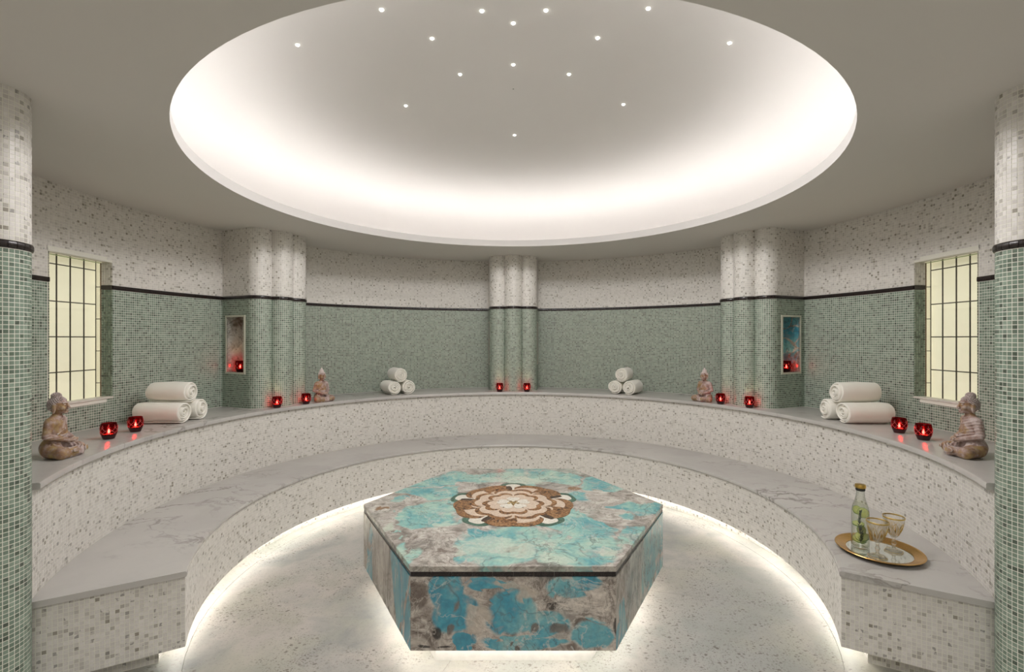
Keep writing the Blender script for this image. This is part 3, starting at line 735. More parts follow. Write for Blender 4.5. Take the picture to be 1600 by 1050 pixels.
def petals(name, off, rin, rout, half, notch, z, band, fold):
    for k in range(5):
        a = off+72*k
        o, i_ = petal_shape(a, rin, rout, half, notch)
        plate(name, o, i_, ZTT, ZTT+z, 'rose_cream')
        o, i_ = petal_shape(a, rin, rout, half, notch, band, 1.02)
        plate('petal_border', o, i_, ZTT, ZTT+z+.0004, 'rose_brown')
        if fold:          # broad turned-over flank, with a streak of dark tesserae along one side
            o, i_ = petal_shape(a-half*.42, rin, rout*.985, half*.55, 0, .55, .99, 12)
            plate('petal_fold', o, i_, ZTT, ZTT+z+.0005, 'rose_brown')
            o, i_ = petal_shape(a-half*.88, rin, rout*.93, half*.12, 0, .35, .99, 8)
            plate('petal_streak', o, i_, ZTT, ZTT+z+.0006, 'rose_dark')
        for sgn in (-1, 1):   # dark notch lines between neighbours
            pass
for k in range(5):
    a = 90+72*k
    o, i_ = petal_shape(a, .22, .362, 15, 0, 0, 1, 14); plate('sepal', o, i_, ZTT, ZTT+.0008, 'rose_green')
    o, i_ = petal_shape(a, .22, .340, 9, 0, 0, 1, 10); plate('sepal_vein', o, i_, ZTT, ZTT+.0011, 'rose_white')
petals('outer_petal', 270, .12, .325, 34.5, .05, .0016, .80, True)
petals('middle_petal', 90, .09, .240, 34, .13, .0024, .83, False)
petals('inner_petal', 270, .04, .170, 33.5, .14, .0032, .80, False)
for k in range(5):
    o, i_ = petal_shape(90+72*k, .012, .092, 31, .12, 0, 1, 14); plate('white_petal', o, i_, ZTT, ZTT+.0042, 'rose_white')
    a = R(54+72*k)
    obj('seed', MB().lathe([(.009, ZTT), (.009, ZTT+.0055), (.006, ZTT+.0062), (.0005, ZTT+.0064)], 10, (.026*cos(a), .026*sin(a))).mesh('seed', M['rose_gold'], False), rose)
obj('rose_heart', MB().lathe([(.017, ZTT), (.017, ZTT+.0055), (.012, ZTT+.0068), (.0005, ZTT+.007)], 16).mesh('rose_heart', M['rose_gold']), rose)

# ------------------------------------------------------------------ rolled towels
def mat_towel():
    m, nt, b = new_mat('white_terry_cloth')
    p = nd(nt, 'ShaderNodeTexCoord').outputs['Object']
    f = noise(nt, p, 260, 3, .7); g = noise(nt, p, 14, 3)
    setp(nt, b, Base_Color=mixc(nt, g, (.80, .78, .71), (.88, .865, .80)), Roughness=.95, Sheen_Weight=.3)
    bump(nt, b, f, .0012, .5); return m
M['towel'] = mat_towel()
def towel_mesh(name, rad, length, seed, turns=4.3):
    """a sheet rolled up from the middle, its rounded fold at the front end; axis along x, the front end at x = 0, resting at z = 0"""
    rn = random.Random(seed); pitch = rad/(turns+.35); t = pitch*.90; n = 150; k = 18; rings = []
    ph = [rn.uniform(0, 6.28) for _ in range(4)]
    for i in range(n+1):
        u = i/n; th = 2*pi*turns*u; r = pitch*.35+pitch*turns*u
        # cloth slumps: slightly squashed circle, each turn a little off
        wob = 1+.035*sin(2*th+ph[0])+.02*sin(3*th+ph[1])
        off = .006*sin(th*.5+ph[2])+.010*(1-u)-.004
        sec = []
        hl = length/2; e = t*.55
        tail = min(1., (1-u)*14) if u > .93 else 1.
        tt = t*(.55+.45*tail)
        for q in range(k):           # rounded-rectangle section: radial thickness by length
            a = 2*pi*q/k+pi/k
            cx = cos(a); sx = sin(a)
            x = max(-1, min(1, cx*1.7)); y = max(-1, min(1, sx*1.7))
            bulge = .004*sin(3.1*x+ph[3])
            xx = x*(hl-(abs(y)**3)*e*.9); yy = y*tt/2*(1 if abs(x) < .99 else .96)+bulge*.3
            sec.append((xx, yy))
        ring = []
        for xx, yy in sec:
            rr = (r+yy)*wob; ring.append((xx-hl+off*(1 if xx > 0 else -.6), rr*cos(-th+4.2+2*pi*turns), rr*sin(-th+4.2+2*pi*turns)))
        rings.append(ring)
    mb = MB().loft(rings); z0 = min(v[2] for v in mb.v)
    sq = .965
    mb.v = [(x, y, (z-z0)*sq) for x, y, z in mb.v]
    # barrel: the far end and the front end rounded in
    H = max(v[2] for v in mb.v); out = []
    for x, y, z in mb.v:
        d = min(1., (0-x+.004)/.035, (x+length+.004)/.06); d = max(0, d)
        s_ = .90+.10*sqrt(max(0, 1-(1-d)**2)); out.append((x, y*s_, (z-H/2)*s_+H/2*(1 if z > H*.5 else 1)))
    z0 = min(v[2] for v in out); mb.v = [(x, y, z-z0) for x, y, z in out]
    me = mb.mesh(name, M['towel'], True); return me, max(v[2] for v in mb.v)
def towel(label, loc, ang, me, group):
    o = obj('rolled_towel', me, None, loc); o.rotation_euler = (0, 0, ang); o['label'] = label; o['category'] = 'towel'; o['group'] = group
    return o
TB, HB = towel_mesh('rolled_towel', .069, .285, 3); TB2, HB2 = towel_mesh('rolled_towel', .067, .285, 8, 4.1); TB3, HB3 = towel_mesh('rolled_towel', .068, .27, 15, 4.6)
TS, HSm = towel_mesh('rolled_towel', .067, .25, 21); TS2, HSm2 = towel_mesh('rolled_towel', .066, .25, 30, 3.9); TS3, HSm3 = towel_mesh('rolled_towel', .066, .24, 41, 4.5)
def stack(side, g):
    sg = -1 if side == 'left' else 1
    base = 0 if sg > 0 else pi                  # the front (spiral) end looks to the room centre
    def rot(a): return pi-a if sg > 0 else a    # mirrored heading
    towel('white rolled towel at the front right of the stack by the right window' if sg > 0 else 'white rolled towel at the front left of the stack by the left window', (sg*2.085, .265, ZS), rot(R(0)), TB, g)
    towel('white rolled towel tucked behind, at the far side of the stack by the %s window' % side, (sg*2.07, .419, ZS), rot(R(2)), TB2, g)
    towel('white rolled towel lying on top of the stack by the %s window' % side, (sg*2.085, .338, ZS+.121), rot(R(-2)), TB3, g)
stack('left', 'rolled towels stacked by the left window'); stack('right', 'rolled towels stacked by the right window')
def stack_back(a, side, g):
    er = Vector((sin(R(a)), cos(R(a)), 0)); et = Vector((cos(R(a)), -sin(R(a)), 0)); ang = atan2(-er.y, -er.x)
    near = 'right' if side == 'left' else 'left'
    for lab, t, me, dz, rr, da in (('bottom left towel of the rolled stack on the ledge %s of the middle pillar' % side, -.069, TS, 0, 2.082, 3), ('bottom right towel of the rolled stack on the ledge %s of the middle pillar' % side, .069, TS2, 0, 2.078, -4), ('top towel of the rolled stack on the ledge %s of the middle pillar' % side, -.005, TS3, .118, 2.09, 2)):
        p = er*rr+et*t; towel('white '+lab, (p.x, p.y, ZS+dz), ang+R(da), me, g)
stack_back(-30.8, 'left', 'rolled towels left of the middle pillar'); stack_back(29.8, 'right', 'rolled towels right of the middle pillar')

# ------------------------------------------------------------------ red glass candle holders
def mat_red(name, col, base=(.02, .0, .0), solid=.0, z=(.0, .0)):
    m, nt, b = new_mat(name)
    tr = nd(nt, 'ShaderNodeBsdfTransparent', {'Color': c4(col)})
    setp(nt, b, Base_Color=base, Roughness=.06)
    fr = thin_fresnel(nt, 1.5)
    # thick foot: shade of the candle cup painted into the glass, clearing upwards
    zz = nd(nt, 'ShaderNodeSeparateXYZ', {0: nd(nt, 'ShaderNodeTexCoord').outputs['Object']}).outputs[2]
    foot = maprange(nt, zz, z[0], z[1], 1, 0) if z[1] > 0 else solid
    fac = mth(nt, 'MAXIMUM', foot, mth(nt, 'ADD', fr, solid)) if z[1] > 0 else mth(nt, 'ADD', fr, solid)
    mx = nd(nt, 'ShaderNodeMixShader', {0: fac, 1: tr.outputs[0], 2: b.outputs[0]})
    nt.links.new(mx.outputs[0], nt.nodes['Material Output'].inputs[0]); return m
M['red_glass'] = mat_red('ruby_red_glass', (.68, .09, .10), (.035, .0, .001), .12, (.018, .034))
M['red_cut'] = mat_red('cut_line_in_red_glass', (.95, .45, .45), (.60, .22, .22), .45)
M['wax'] = plain('candle_wax', (.80, .72, .62), .6)
M['flame'] = emit('candle_flame', (1, .66, .36), 110.)
M['wick'] = plain('burnt_wick', (.02, .015, .01), .9)
PROF = [(.0235, 0), (.0255, .002), (.0275, .008), (.0325, .022), (.0365, .040), (.0375, .052), (.0362, .068), (.0335, .083), (.0325, .086)]
def rad_at(z): return float(np.interp(z, [p[1] for p in PROF], [p[0] for p in PROF]))
def make_candle(label, loc, rz, group):
    t = thing('candle_holder', label, 'candle', loc, rz, group)
    inner = [(.0308, .086), (.0318, .083), (.034, .068), (.035, .052), (.034, .040), (.030, .024), (.024, .016), (.002, .014)]
    obj('glass_cup', autosmooth(MB().lathe([(.001, 0)]+PROF+inner, 40).mesh('glass_cup', M['red_glass']), 50), t, label='dark red glass cup, its foot painted almost black with shade')
    cut = MB()
    for k in range(8):                       # crossing cut lines round the belly
        for sgn in (-1, 1):
            pts = []
            for q in range(13):
                f = q/12; z = .026+.042*f; a = 2*pi*k/8+sgn*(f-.5)*2*pi/8*1.5
                r = rad_at(z)+.0003; pts.append((r*cos(a), r*sin(a), z))
            cut.tube(pts, [.0003]+[.0010]*11+[.0003], 5)
        a = 2*pi*(k+.5)/8
        cut.tube([((rad_at(z)+.0003)*cos(a), (rad_at(z)+.0003)*sin(a), z) for z in (.060, .068, .077)], [.0004, .0010, .0009], 5)
    obj('cut_pattern', cut.mesh('cut_pattern', M['red_cut'], True), t, label='pale crossing lines cut into the red glass')
    w = obj('tealight', MB().lathe([(.019, .0145), (.0195, .026), (.0185, .027), (.003, .0262), (.0005, .0262)], 24).mesh('tealight', M['wax'], True), t, label='small white tealight inside the cup')
    obj('wick', MB().tube([(0, 0, .026), (.0004, 0, .031)], .0007, 6).mesh('wick', M['wick']), w)
    obj('flame', MB().lathe([(.0006, .030), (.0042, .034), (.0052, .039), (.0040, .046), (.0016, .053), (.0003, .057)], 14).mesh('flame', M['flame'], True), t, label='small bright candle flame')
    l = bpy.data.lights.new('candle_glow', 'POINT'); l.energy = CANDLE_W; l.color = (1, .62, .38); l.shadow_soft_size = .006
    lo = bpy.data.objects.new('candle_glow', l); COL.objects.link(lo); lo.parent = t; lo.location = (0, 0, .048)
    return t
GC = 'red glass candle holders'
cand = [((-2.161, -.206), .3, 'red glass candle holder on the left ledge, nearest the left seated statue'),
        ((-2.176, -.008), .9, 'red glass candle holder on the left ledge, beside the rolled towels'),
        ((-1.835, .944), .2, 'red glass candle holder in front of the left pillar, on the niche side'),
        ((-1.700, 1.150), .6, 'red glass candle holder in front of the left pillar, next to the small statue'),
        ((-.138, 2.062), .1, 'red glass candle holder at the left foot of the middle pillar'),
        ((.138, 2.062), .5, 'red glass candle holder at the right foot of the middle pillar'),
        ((1.700, 1.150), .8, 'red glass candle holder in front of the right pillar, next to the small statue'),
        ((1.835, .944), .4, 'red glass candle holder in front of the right pillar, on the niche side'),
        ((2.194, -.044), .7, 'red glass candle holder on the right ledge, beside the rolled towels'),
        ((2.171, -.230), .25, 'red glass candle holder on the right ledge, nearest the right seated statue')]
c0 = None
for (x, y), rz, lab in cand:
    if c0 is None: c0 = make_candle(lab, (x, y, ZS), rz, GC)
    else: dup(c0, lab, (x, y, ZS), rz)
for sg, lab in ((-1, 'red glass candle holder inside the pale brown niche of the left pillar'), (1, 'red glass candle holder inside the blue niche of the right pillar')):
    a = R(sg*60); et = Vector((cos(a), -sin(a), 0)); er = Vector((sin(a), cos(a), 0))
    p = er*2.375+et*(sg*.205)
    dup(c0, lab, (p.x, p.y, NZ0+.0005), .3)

# ------------------------------------------------------------------ tray, bottle, goblets
M['gold'] = plain('antique_gold', (.66, .40, .14), .26, .95, nscale=18, namp=.25)
M['gold_cap'] = plain('brushed_brass', (.58, .38, .10), .28, 1., nscale=40, namp=.2)
M['mirror'] = plain('mirror_glass', (.80, .84, .80), .05, .85, nscale=4, namp=.02)
M['black_seal'] = plain('black_rubber', (.012, .012, .012), .5)
M['bottle'] = mat_clear('clear_bottle_glass', (.975, .985, .97), 1.6, edge=(.42, .46, .40))
M['water'] = mat_clear('still_water', (.975, .98, .93), .15)
def mat_glass():
    m, nt, b = new_mat('cut_crystal'); g = nd(nt, 'ShaderNodeBsdfGlass', {'Color': (1, .99, .97, 1), 'Roughness': 0., 'IOR': 1.45})
    tr = nd(nt, 'ShaderNodeBsdfTransparent', {'Color': (.96, .95, .92, 1)})
    mx = nd(nt, 'ShaderNodeMixShader', {0: .45, 1: tr.outputs[0], 2: g.outputs[0]})
    nt.links.new(mx.outputs[0], nt.nodes['Material Output'].inputs[0]); nt.nodes.remove(b); return m
M['crystal'] = mat_glass()
M['gilt'] = plain('gilt_line', (.62, .44, .13), .3, .9, nscale=90, namp=.3)
M['lime_rind'] = plain('lime_rind', (.16, .30, .03), .5)
M['lime_flesh'] = plain('lime_flesh', (.62, .66, .24), .5, nscale=120, namp=.25)
M['leaf'] = plain('rosemary_leaf', (.030, .075, .028), .6, nscale=80, namp=.4)
M['stem'] = plain('rosemary_stem', (.10, .11, .05), .7)
TX, TYY = 1.644, -.607
t = thing('serving_tray', 'round gold-rimmed tray with a mirrored centre on the right end of the bench', 'tray', (TX, TYY, ZSEAT))
obj('rim', autosmooth(MB().lathe([(.118, .0), (.122, .004), (.122, .008), (.126, .0105), (.140, .0135), (.152, .0185), (.158, .0215), (.163, .0215), (.165, .019), (.163, .017), (.156, .015), (.143, .0065), (.130, .0), (.118, .0)], 72).mesh('rim', M['gold']), 40), t, label='broad antique gold rim')
obj('mirror_plate', MB().lathe([(.0005, .001), (.1215, .001), (.1215, .006), (.0005, .006)], 72).mesh('mirror_plate', M['mirror']), t, label='silvery mirrored centre')
ZTR = ZSEAT+.0065
b = thing('water_bottle', 'clear glass water bottle with lime slices, rosemary and a gold cap, on the tray', 'bottle', (1.591, -.566, ZTR), .4)
prof = [(.001, .0), (.030, .0), (.0345, .003), (.0355, .008), (.0355, .150), (.0345, .170), (.030, .192), (.022, .214), (.0178, .232), (.0165, .250), (.0168, .266)]
inn = [(.0150, .266), (.0148, .250), (.0160, .232), (.0202, .214), (.0282, .192), (.0328, .170), (.0338, .150), (.0338, .012), (.030, .008), (.001, .0075)]
obj('glass_body', autosmooth(MB().lathe(prof+inn, 48).mesh('glass_body', M['bottle']), 45), b)
obj('water', autosmooth(MB().lathe([(.001, .0085), (.0295, .0088), (.0332, .0125), (.0332, .150), (.0322, .170), (.0278, .191), (.0222, .206), (.0005, .206)], 40).mesh('water', M['water']), 45), b)
obj('seal', MB().lathe([(.0155, .258), (.0185, .260), (.0190, .266), (.0185, .270), (.0100, .271)], 32, caps=True).mesh('seal', M['black_seal'], True), b, label='black rubber seal under the cap')
obj('cap', autosmooth(MB().lathe([(.0170, .2705), (.0212, .272), (.0218, .277), (.0218, .283), (.0205, .2865), (.0150, .288), (.0005, .2885)], 36, caps=True).mesh('cap', M['gold_cap']), 45), b, label='round brushed gold cap')
def lime(x, y, z, r, tilt, az):
    mb = MB().lathe([(r, -.0022), (r, .0022), (r*.93, .0024), (r*.93, -.0024)], 26)
    fl = MB().lathe([(.0005, -.0021), (r*.93, -.0021), (r*.93, .0021), (.0005, .0021)], 26)
    Mx = Matrix.Translation((x, y, z)) @ Matrix.Rotation(az, 4, 'Z') @ Matrix.Rotation(tilt, 4, 'Y')
    o = obj('lime_slice', mb.mesh('lime_slice', M['lime_rind']), b, label='slice of lime in the water'); o.matrix_local = Mx
    f = obj('flesh', fl.mesh('flesh', M['lime_flesh']), o, label='pale yellow-green flesh')
cd = Vector((-.857, -.515, 0)); rd = Vector((.515, -.857, 0)); az = math.radians(-149)
for f_, r_, z, rad, tilt, da in ((.006, .010, .160, .0225, 1.35, .1), (.002, -.013, .168, .019, 1.1, .5), (.004, -.008, .106, .0235, .20, .2), (.000, .006, .048, .0270, .55, -.2), (-.002, -.004, .034, .0280, .30, .4), (-.012, .004, .075, .0200, 1.2, .6)):
    q = cd*f_+rd*r_; lime(q.x, q.y, z, rad, tilt, az+da)
st = [tuple(cd*(.026+.002*cos(q))+rd*(.001+.003*sin(q*.9)-.004*q/9)+Vector((0, 0, .030+.140*q/9))) for q in range(10)]
sp = obj('rosemary_sprig', MB().tube(st, .0011, 6).mesh('rosemary_sprig', M['stem'], True), b, label='dark green rosemary sprig')
nd_ = MB(); rn = random.Random(5)
for i in range(170):
    f = rn.random(); k = f*8.99; j = int(k); p = Vector(st[j]).lerp(Vector(st[min(j+1, 9)]), k-j)
    a = rn.uniform(0, 6.28); L = (.018+.009*rn.random())*(1-.4*f); d = Vector((cos(a)*.75, sin(a)*.45, .75)).normalized()
    s_ = d.cross(Vector((0, 0, 1))).normalized()*.0020; e = p+d*L
    if hypot(e.x, e.y) > .0325: e *= .0325/hypot(e.x, e.y)*1; e.z = (p+d*L).z
    m_ = p.lerp(e, .5); u = s_.cross(d).normalized()*.0006
    nd_.add([p, m_+s_, e, m_-s_, m_+u], [(0, 1, 4), (1, 2, 4), (2, 3, 4), (3, 0, 4), (0, 3, 2, 1)])
obj('needles', nd_.mesh('needles', M['leaf']), sp, kind='stuff')
def goblet(label, loc, rz):
    g = thing('goblet', label, 'glass', loc, rz, 'gilt goblets on the tray')
    hexf = lambda r, z, n=6: [(r*cos(2*pi*i/n), r*sin(2*pi*i/n), z) for i in range(n)]
    foot = MB().loft([hexf(.036, 0), hexf(.037, .002), hexf(.036, .005), hexf(.020, .008), hexf(.010, .012), hexf(.0065, .020)])
    obj('foot', foot.mesh('foot', M['crystal']), g, label='six-sided clear foot')
    rimf = MB()
    for i in range(6):
        a, c = hexf(.0365, .0035)[i], hexf(.0365, .0035)[(i+1) % 6]; rimf.tube([a, c], .0008, 6)
    obj('foot_gilding', rimf.mesh('foot_gilding', M['gilt']), g, label='thin gold line round the foot')
    obj('stem', autosmooth(MB().lathe([(.0065, .019), (.0055, .026), (.0085, .034), (.010, .038), (.0085, .042), (.0058, .050), (.0062, .058), (.009, .064)], 24).mesh('stem', M['crystal']), 60), g, label='clear stem with a round knop')
    n = 32
    def fac(r, z, k): return [(r*(1-k*.05*(1-cos(2*pi*i/n*8)))*cos(2*pi*i/n), r*(1-k*.05*(1-cos(2*pi*i/n*8)))*sin(2*pi*i/n), z) for i in range(n)]
    rg = [fac(.004, .063, 0), fac(.012, .066, .3), fac(.021, .080, 1), (fac(.029, .100, 1)), fac(.0355, .120, 1), fac(.0395, .138, .4), fac(.0415, .157, 0), fac(.0402, .157, 0), fac(.0378, .138, 0), fac(.0335, .120, 0), fac(.027, .100, 0), fac(.018, .080, 0), fac(.008, .070, 0), fac(.001, .069, 0)]
    bowl = obj('bowl', autosmooth(MB().loft(rg, caps=True).mesh('bowl', M['crystal']), 50), g, label='clear faceted bowl')
    obj('gold_rim', MB().lathe([(.0400, .1565), (.0408, .1582), (.0416, .1580), (.0419, .1545), (.0413, .1520)], 48).mesh('gold_rim', M['gilt'], True), g, label='gold line round the lip')
    dec = MB()
    for k in range(8):
        a0 = 2*pi*(k+.5)/8
        def P(da, z):
            r = float(np.interp(z, [.066, .080, .100, .120, .138], [.012, .021, .029, .0355, .0395]))*(1.003 if abs(da) > .3 else .985); return (r*cos(a0+da), r*sin(a0+da), z)
        up = [P(.34*sin(pi*min(1, q/9*.9+.1)), .076+.060*q/9) for q in range(10)]; dn = [P(-.34*sin(pi*min(1, q/9*.9+.1)), .076+.060*q/9) for q in range(10)]
        dec.tube(up, .0008, 5).tube(dn, .0008, 5)
        dec.tube([P(0, .092), P(.08, .102), P(0, .112), P(-.08, .102), P(0, .092)], .0013, 5)
        dec.tube([P(0, .084), P(0, .124)], .0009, 5)
    obj('gilt_pattern', dec.mesh('gilt_pattern', M['gilt'], True), g, label='gold arches drawn on the bowl')
    return g
g1 = goblet('gold-patterned crystal goblet at the front of the tray, nearer the bottle', (1.592, -.667, ZTR), .2)
dup(g1, 'gold-patterned crystal goblet at the back of the tray, nearer the ledge', (1.707, -.612, ZTR), .7)

# ------------------------------------------------------------------ seated statues
HK = 1.13
def hp(c): return (c[0]*HK, c[1]*HK, .190+(c[2]-.190)*HK)
def statue_field(pointed, h=.0019):
    """one continuous carved figure: signed distance of blended limbs, metres, facing +x, seated on z = 0"""
    xs = np.arange(-.075, .122, h, dtype=np.float32); ys = np.arange(-.112, .113, h, dtype=np.float32); zs = np.arange(-.006, .30, h, dtype=np.float32)
    X, Y, Z = np.meshgrid(xs, ys, zs, indexing='ij')
    def ell(c, r):
        k = np.sqrt(((X-c[0])/r[0])**2+((Y-c[1])/r[1])**2+((Z-c[2])/r[2])**2); return (k-1)*min(r)
    def cap(a, b, ra, rb):
        a = np.array(a, np.float32); b = np.array(b, np.float32); d = b-a; L = float(d@d)
        t = np.clip(((X-a[0])*d[0]+(Y-a[1])*d[1]+(Z-a[2])*d[2])/L, 0, 1)
        return np.sqrt((X-a[0]-t*d[0])**2+(Y-a[1]-t*d[1])**2+(Z-a[2]-t*d[2])**2)-(ra+(rb-ra)*t)
    def su(a, b, k):
        hh = np.clip(.5+.5*(b-a)/k, 0, 1); return b+(a-b)*hh-k*hh*(1-hh)
    d = ell((-.006, 0, .142), (.034, .044, .050)); d = su(d, ell((-.002, 0, .098), (.036, .042, .050)), .016)
    d = su(d, ell((-.012, 0, .045), (.048, .062, .048)), .02)
    for s in (-1, 1):
        d = su(d, ell((-.006, s*.038, .164), (.021, .023, .019)), .014)
        d = su(d, cap((-.008, s*.049, .157), (-.010, s*.066, .104), .0185, .0150), .006)
        d = su(d, cap((-.008, s*.066, .102), (.046, s*.022, .077), .0140, .0100), .005)
        d = su(d, cap((-.010, s*.034, .034), (.044, s*.074, .026), .032, .0255), .010)
    d = su(d, cap((.046, .072, .024), (.066, -.020, .022), .0225, .016), .007)
    d = su(d, cap((.048, -.074, .026), (.074, .014, .020), .0235, .018), .007)
    d = su(d, ell((.078, .030, .030), (.020, .026, .015)), .006); d = su(d, ell((.074, -.036, .034), (.018, .026, .013)), .006)
    d = su(d, ell((.052, 0, .074), (.017, .027, .0085)), .005)           # folded hands
    d = su(d, cap((.058, -.014, .080), (.060, .002, .084), .0045, .0035), .003); d = su(d, cap((.058, .014, .080), (.060, -.002, .084), .0045, .0035), .003)
    for q in range(4): d = su(d, cap((.060, -.018+.003*q, .068+.004*q), (.066, .010+.003*q, .067+.004*q), .0036, .003), .002)
    d = su(d, cap((-.004, 0, .178), (.002, 0, .205), .0165, .0150), .010)
    # head
    def he(c, r): return ell(hp(c), tuple(q*HK for q in r))
    def hc(a, b, ra, rb): return cap(hp(a), hp(b), ra*HK, rb*HK)
    d = su(d, he((.002, 0, .228), (.0300, .0258, .0335)), .006)
    d = su(d, he((.014, 0, .211), (.0150, .0175, .0135)), .008)
    d = su(d, hc((.0315, 0, .234), (.0365, 0, .2185), .0026, .0050), .003)
    d = su(d, he((.0355, 0, .2170), (.0040, .0068, .0030)), .002)
    for s in (-1, 1):
        d = su(d, hc((.0255, s*.0175, .2380), (.0322, s*.0045, .2385), .0022, .0024), .002)
        d = np.maximum(d, -(he((.0335, s*.0110, .2318), (.0045, .0068, .0034))))
        d = su(d, he((.0268, s*.0108, .2310), (.0046, .0062, .0032)), .0012)
        d = su(d, he((-.001, s*.0270, .218), (.0070, .0042, .0200)), .003)
        d = su(d, he((.0215, s*.0140, .2190), (.0090, .0090, .0095)), .004)
    d = su(d, he((.0310, 0, .2098), (.0050, .0085, .0020)), .0012); d = su(d, he((.0305, 0, .2058), (.0048, .0068, .0024)), .0012)
    d = np.maximum(d, -hc((.0362, -.0075, .2079), (.0362, .0075, .2079), .0011, .0011))
    d = su(d, he((.0255, 0, .1995), (.0085, .0095, .0065)), .004)
    # carved robe: draped over the left shoulder, folds swing from there to the right hip and round the lap
    bare = ((Y < -.006+.9*(Z-.135)*(-1)+.02) & (Z > .112)) | (Z > .185)
    q = (Z-.6*Y)+.10*np.abs(X); fold = .0022*np.abs(np.sin(q*230+3*Y/.05))-.0016
    lap = .0021*np.sin(np.sqrt((X-.02)**2*1.2+Y**2*.55)*480+Z*60)
    torso = ((Z > .085) & (Z < .178) & ~bare)
    arms = (np.abs(Y) > .045) & (Z < .165) & (Z > .075) & (Y > 0)
    d = d+np.where(torso | arms, fold, 0)+np.where((Z < .07) & (np.abs(Y) < .06) & (X > .0), lap, 0)
    d = su(d, cap((-.002, .030, .178), (.030, -.010, .128), .0050, .0042), .003) # edge of the robe across the chest
    d = su(d, cap((.030, -.010, .128), (.018, -.040, .108), .0042, .0040), .003)
    d = np.maximum(d, -Z+.0)
    return d, xs, ys, zs
def surface_nets(d, xs, ys, zs):
    neg = d < 0; nx, ny, nz = d.shape
    c = np.zeros((nx-1, ny-1, nz-1), np.int8)
    for i in (0, 1):
        for j in (0, 1):
            for k in (0, 1): c += neg[i:nx-1+i, j:ny-1+j, k:nz-1+k]
    act = (c > 0) & (c < 8); idx = np.full(act.shape, -1, np.int64); I = np.argwhere(act); idx[act] = np.arange(len(I))
    acc = np.zeros((len(I), 3)); cnt = np.zeros(len(I)); cor = [(i, j, k) for i in (0, 1) for j in (0, 1) for k in (0, 1)]
    for a in cor:
        for ax in range(3):
            if a[ax]: continue
            b = list(a); b[ax] = 1
            da = d[I[:, 0]+a[0], I[:, 1]+a[1], I[:, 2]+a[2]]; db = d[I[:, 0]+b[0], I[:, 1]+b[1], I[:, 2]+b[2]]
            m = (da < 0) != (db < 0); t = np.where(m, da/np.where(m, da-db, 1), 0)
            p = np.tile(np.array(a, float), (len(I), 1)); p[:, ax] = t
            acc[m] += p[m]; cnt[m] += 1
    P = I+acc/np.maximum(cnt, 1)[:, None]; h = xs[1]-xs[0]
    V = P*h+np.array([xs[0], ys[0], zs[0]]); F = []
    for ax in range(3):
        o = [0, 1, 2]; o.remove(ax); u, v = o
        sl = [slice(None)]*3; sh_ = [slice(None)]*3; sl[ax] = slice(0, -1); sh_[ax] = slice(1, None)
        e = np.argwhere(neg[tuple(sl)] != neg[tuple(sh_)])
        e = e[(e[:, u] > 0) & (e[:, v] > 0) & (e[:, u] < d.shape[u]-1) & (e[:, v] < d.shape[v]-1)]
        ins = neg[e[:, 0], e[:, 1], e[:, 2]]
        def g(du, dv):
            q = e.copy(); q[:, u] -= du; q[:, v] -= dv; return idx[q[:, 0], q[:, 1], q[:, 2]]
        Q = np.stack([g(1, 1), g(0, 1), g(0, 0), g(1, 0)], -1)
        fl = ins if ax != 1 else ~ins
        Q[~fl] = Q[~fl][:, ::-1]; F.append(Q)
    return V, np.concatenate(F)
def mat_statue(name, hair=False):
    m, nt, b = new_mat(name)
    p = nd(nt, 'ShaderNodeTexCoord').outputs['Object']
    wash = ramp(nt, noise(nt, p, 26, 6, .65, .5), [(.28, (.17, .085, .060)), (.42, (.33, .22, .185)), (.56, (.47, .37, .345)), (.74, (.60, .52, .50))])
    if not hair:
        at_ = nd(nt, 'ShaderNodeAttribute', attribute_name='worn').outputs['Fac']
        gold = ramp(nt, noise(nt, p, 34, 5, .6, .3), [(.3, (.12, .055, .025)), (.46, (.27, .135, .045)), (.64, (.40, .27, .075))])
        f = mth(nt, 'MULTIPLY', mth(nt, 'MULTIPLY', at_, .85), maprange(nt, noise(nt, p, 24, 5, .65), .36, .58))
        c = mixc(nt, f, wash, gold)
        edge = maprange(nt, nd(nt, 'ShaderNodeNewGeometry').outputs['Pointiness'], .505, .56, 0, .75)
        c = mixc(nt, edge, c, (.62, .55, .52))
        hollow = maprange(nt, nd(nt, 'ShaderNodeNewGeometry').outputs['Pointiness'], .44, .50, .45, 0)  # darker in the hollows of the carving
        c = mixc(nt, hollow, c, (.20, .12, .09))
    else:
        c = mixc(nt, .4, wash, (.58, .54, .53))
    setp(nt, b, Base_Color=c, Roughness=.62); return m
M['statue'] = mat_statue('weathered_terracotta'); M['statue_hair'] = mat_statue('weathered_grey_curls', True)
M['wash_white'] = plain('chalky_pale_wash', (.66, .58, .55), .8, nscale=60, namp=.2)
dS, xs_, ys_, zs_ = statue_field(False); V, F = surface_nets(dS, xs_, ys_, zs_)
body_me = mesh('body', V, F, M['statue'], True)
worn = (((V[:, 2] > .105) & (V[:, 1] < .012-.9*(V[:, 2]-.150)) & (V[:, 2] < .185)) | ((V[:, 2] > .185) & (V[:, 2] < .245)) | ((V[:, 1] < -.03) & (V[:, 2] > .06)) | ((np.abs(V[:, 1]) > .052) & (V[:, 2] < .06)) | ((np.abs(V[:, 1]) < .03) & (V[:, 0] > .04) & (V[:, 2] > .062) & (V[:, 2] < .09)) | ((V[:, 0] > .072) & (np.abs(V[:, 1]) > .02) & (V[:, 2] < .05))).astype(np.float32)
att = body_me.attributes.new('worn', 'FLOAT', 'POINT'); att.data.foreach_set('value', worn)
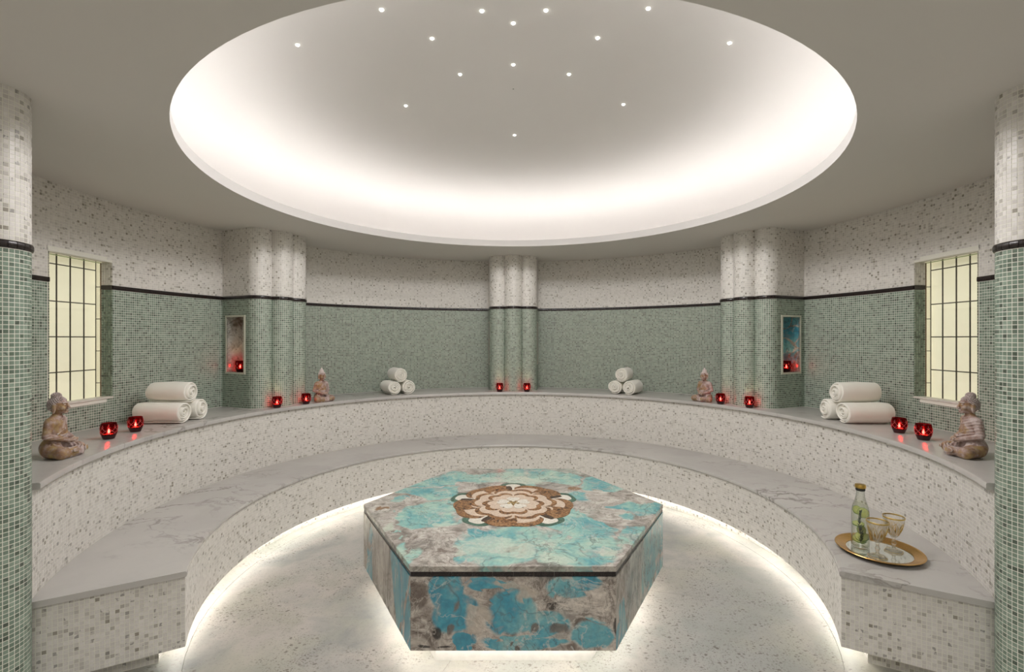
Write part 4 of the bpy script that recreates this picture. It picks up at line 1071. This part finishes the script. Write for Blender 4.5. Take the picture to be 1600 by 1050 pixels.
def hair_mesh(mat):
    mb = MB(); N = 260
    def ball(p, r, nrm):
        n = Vector(nrm).normalized(); a = n.cross(Vector((.3, .2, 1))).normalized(); b_ = n.cross(a); p = Vector(p)
        mb.loft([[tuple(p+a*r*cc*cos(2*pi*k/6)+b_*r*cc*sin(2*pi*k/6)+n*r*hh) for k in range(6)] for cc, hh in ((1., -.25), (.95, .35), (.5, .85), (.05, 1.))], caps=False)
    shell = MB()
    for i in range(N):
        z = 1-1.55*(i+.5)/N; r = sqrt(max(0, 1-z*z)); a = i*2.399963
        n = (r*cos(a), r*sin(a), z); x = .002+.0305*n[0]-.002; y = .0264*n[1]; zz = .2295+.0340*n[2]
        # hairline: high on the brow, down behind the ears
        lim = .247 if x > .012 else (.240-.9*(.012-x) if x > -.012 else .205)
        if zz < lim: continue
        ball(hp((x, y, zz)), .0036, n)
    for i in range(46):
        z = 1-1.15*(i+.5)/46; r = sqrt(max(0, 1-z*z)); a = i*2.399963; n = (r*cos(a), r*sin(a), z)
        ball(hp((-.004+.0150*n[0], .0150*n[1], .2650+.0130*n[2])), .0033, n)
    mb.loft([[hp((-.004+rr*cos(2*pi*k/16), rr*sin(2*pi*k/16), z)) for k in range(16)] for rr, z in ((.017, .252), (.0165, .262), (.0145, .269), (.010, .275), (.002, .2780))])
    return mb.mesh('hair', mat, True)
def crown_mesh():
    prof = [(.0175, .2560), (.0170, .2640), (.0150, .2720), (.0118, .2790), (.0080, .2855), (.0045, .2920), (.0004, .2990)]
    mb = MB().loft([[hp((-.003+r*cos(2*pi*i/24+z*60)*(1+.08*(i % 3 == 0)), r*sin(2*pi*i/24+z*60)*(1+.08*(i % 3 == 0)), z-.004)) for i in range(24)] for r, z in prof])
    return mb.mesh('pointed_crown', M['wash_white'], True)
HAIR, HAIR_PALE, CROWN = hair_mesh(M['statue_hair']), hair_mesh(M['wash_white']), crown_mesh()
def statue(label, loc, rz, crown, sc=1.0):
    t = thing('seated_statue', label, 'statue', loc, rz, 'seated stone statues on the ledge')
    t.scale = (sc, sc, sc)
    obj('body', body_me, t)
    obj('hair', HAIR_PALE if crown else HAIR, t, label='cap of small chalky white curls' if crown else 'cap of small pale grey curls')
    if crown: obj('pointed_crown', CROWN, t, label='pointed pale topknot')
    return t
statue('weathered brown and gold seated statue with curled hair at the left end of the ledge', (-2.068, -.588, ZS), R(20), False, 1.0)
statue('weathered brown seated statue with curled hair at the right end of the ledge', (2.078, -.580, ZS), R(160), False, 1.0)
statue('pale seated statue with a pointed topknot beside the left pillar', (-1.640, 1.322, ZS), R(-36), True, .94)
statue('pale seated statue with a pointed topknot beside the right pillar', (1.640, 1.330, ZS), R(216), True, .94)
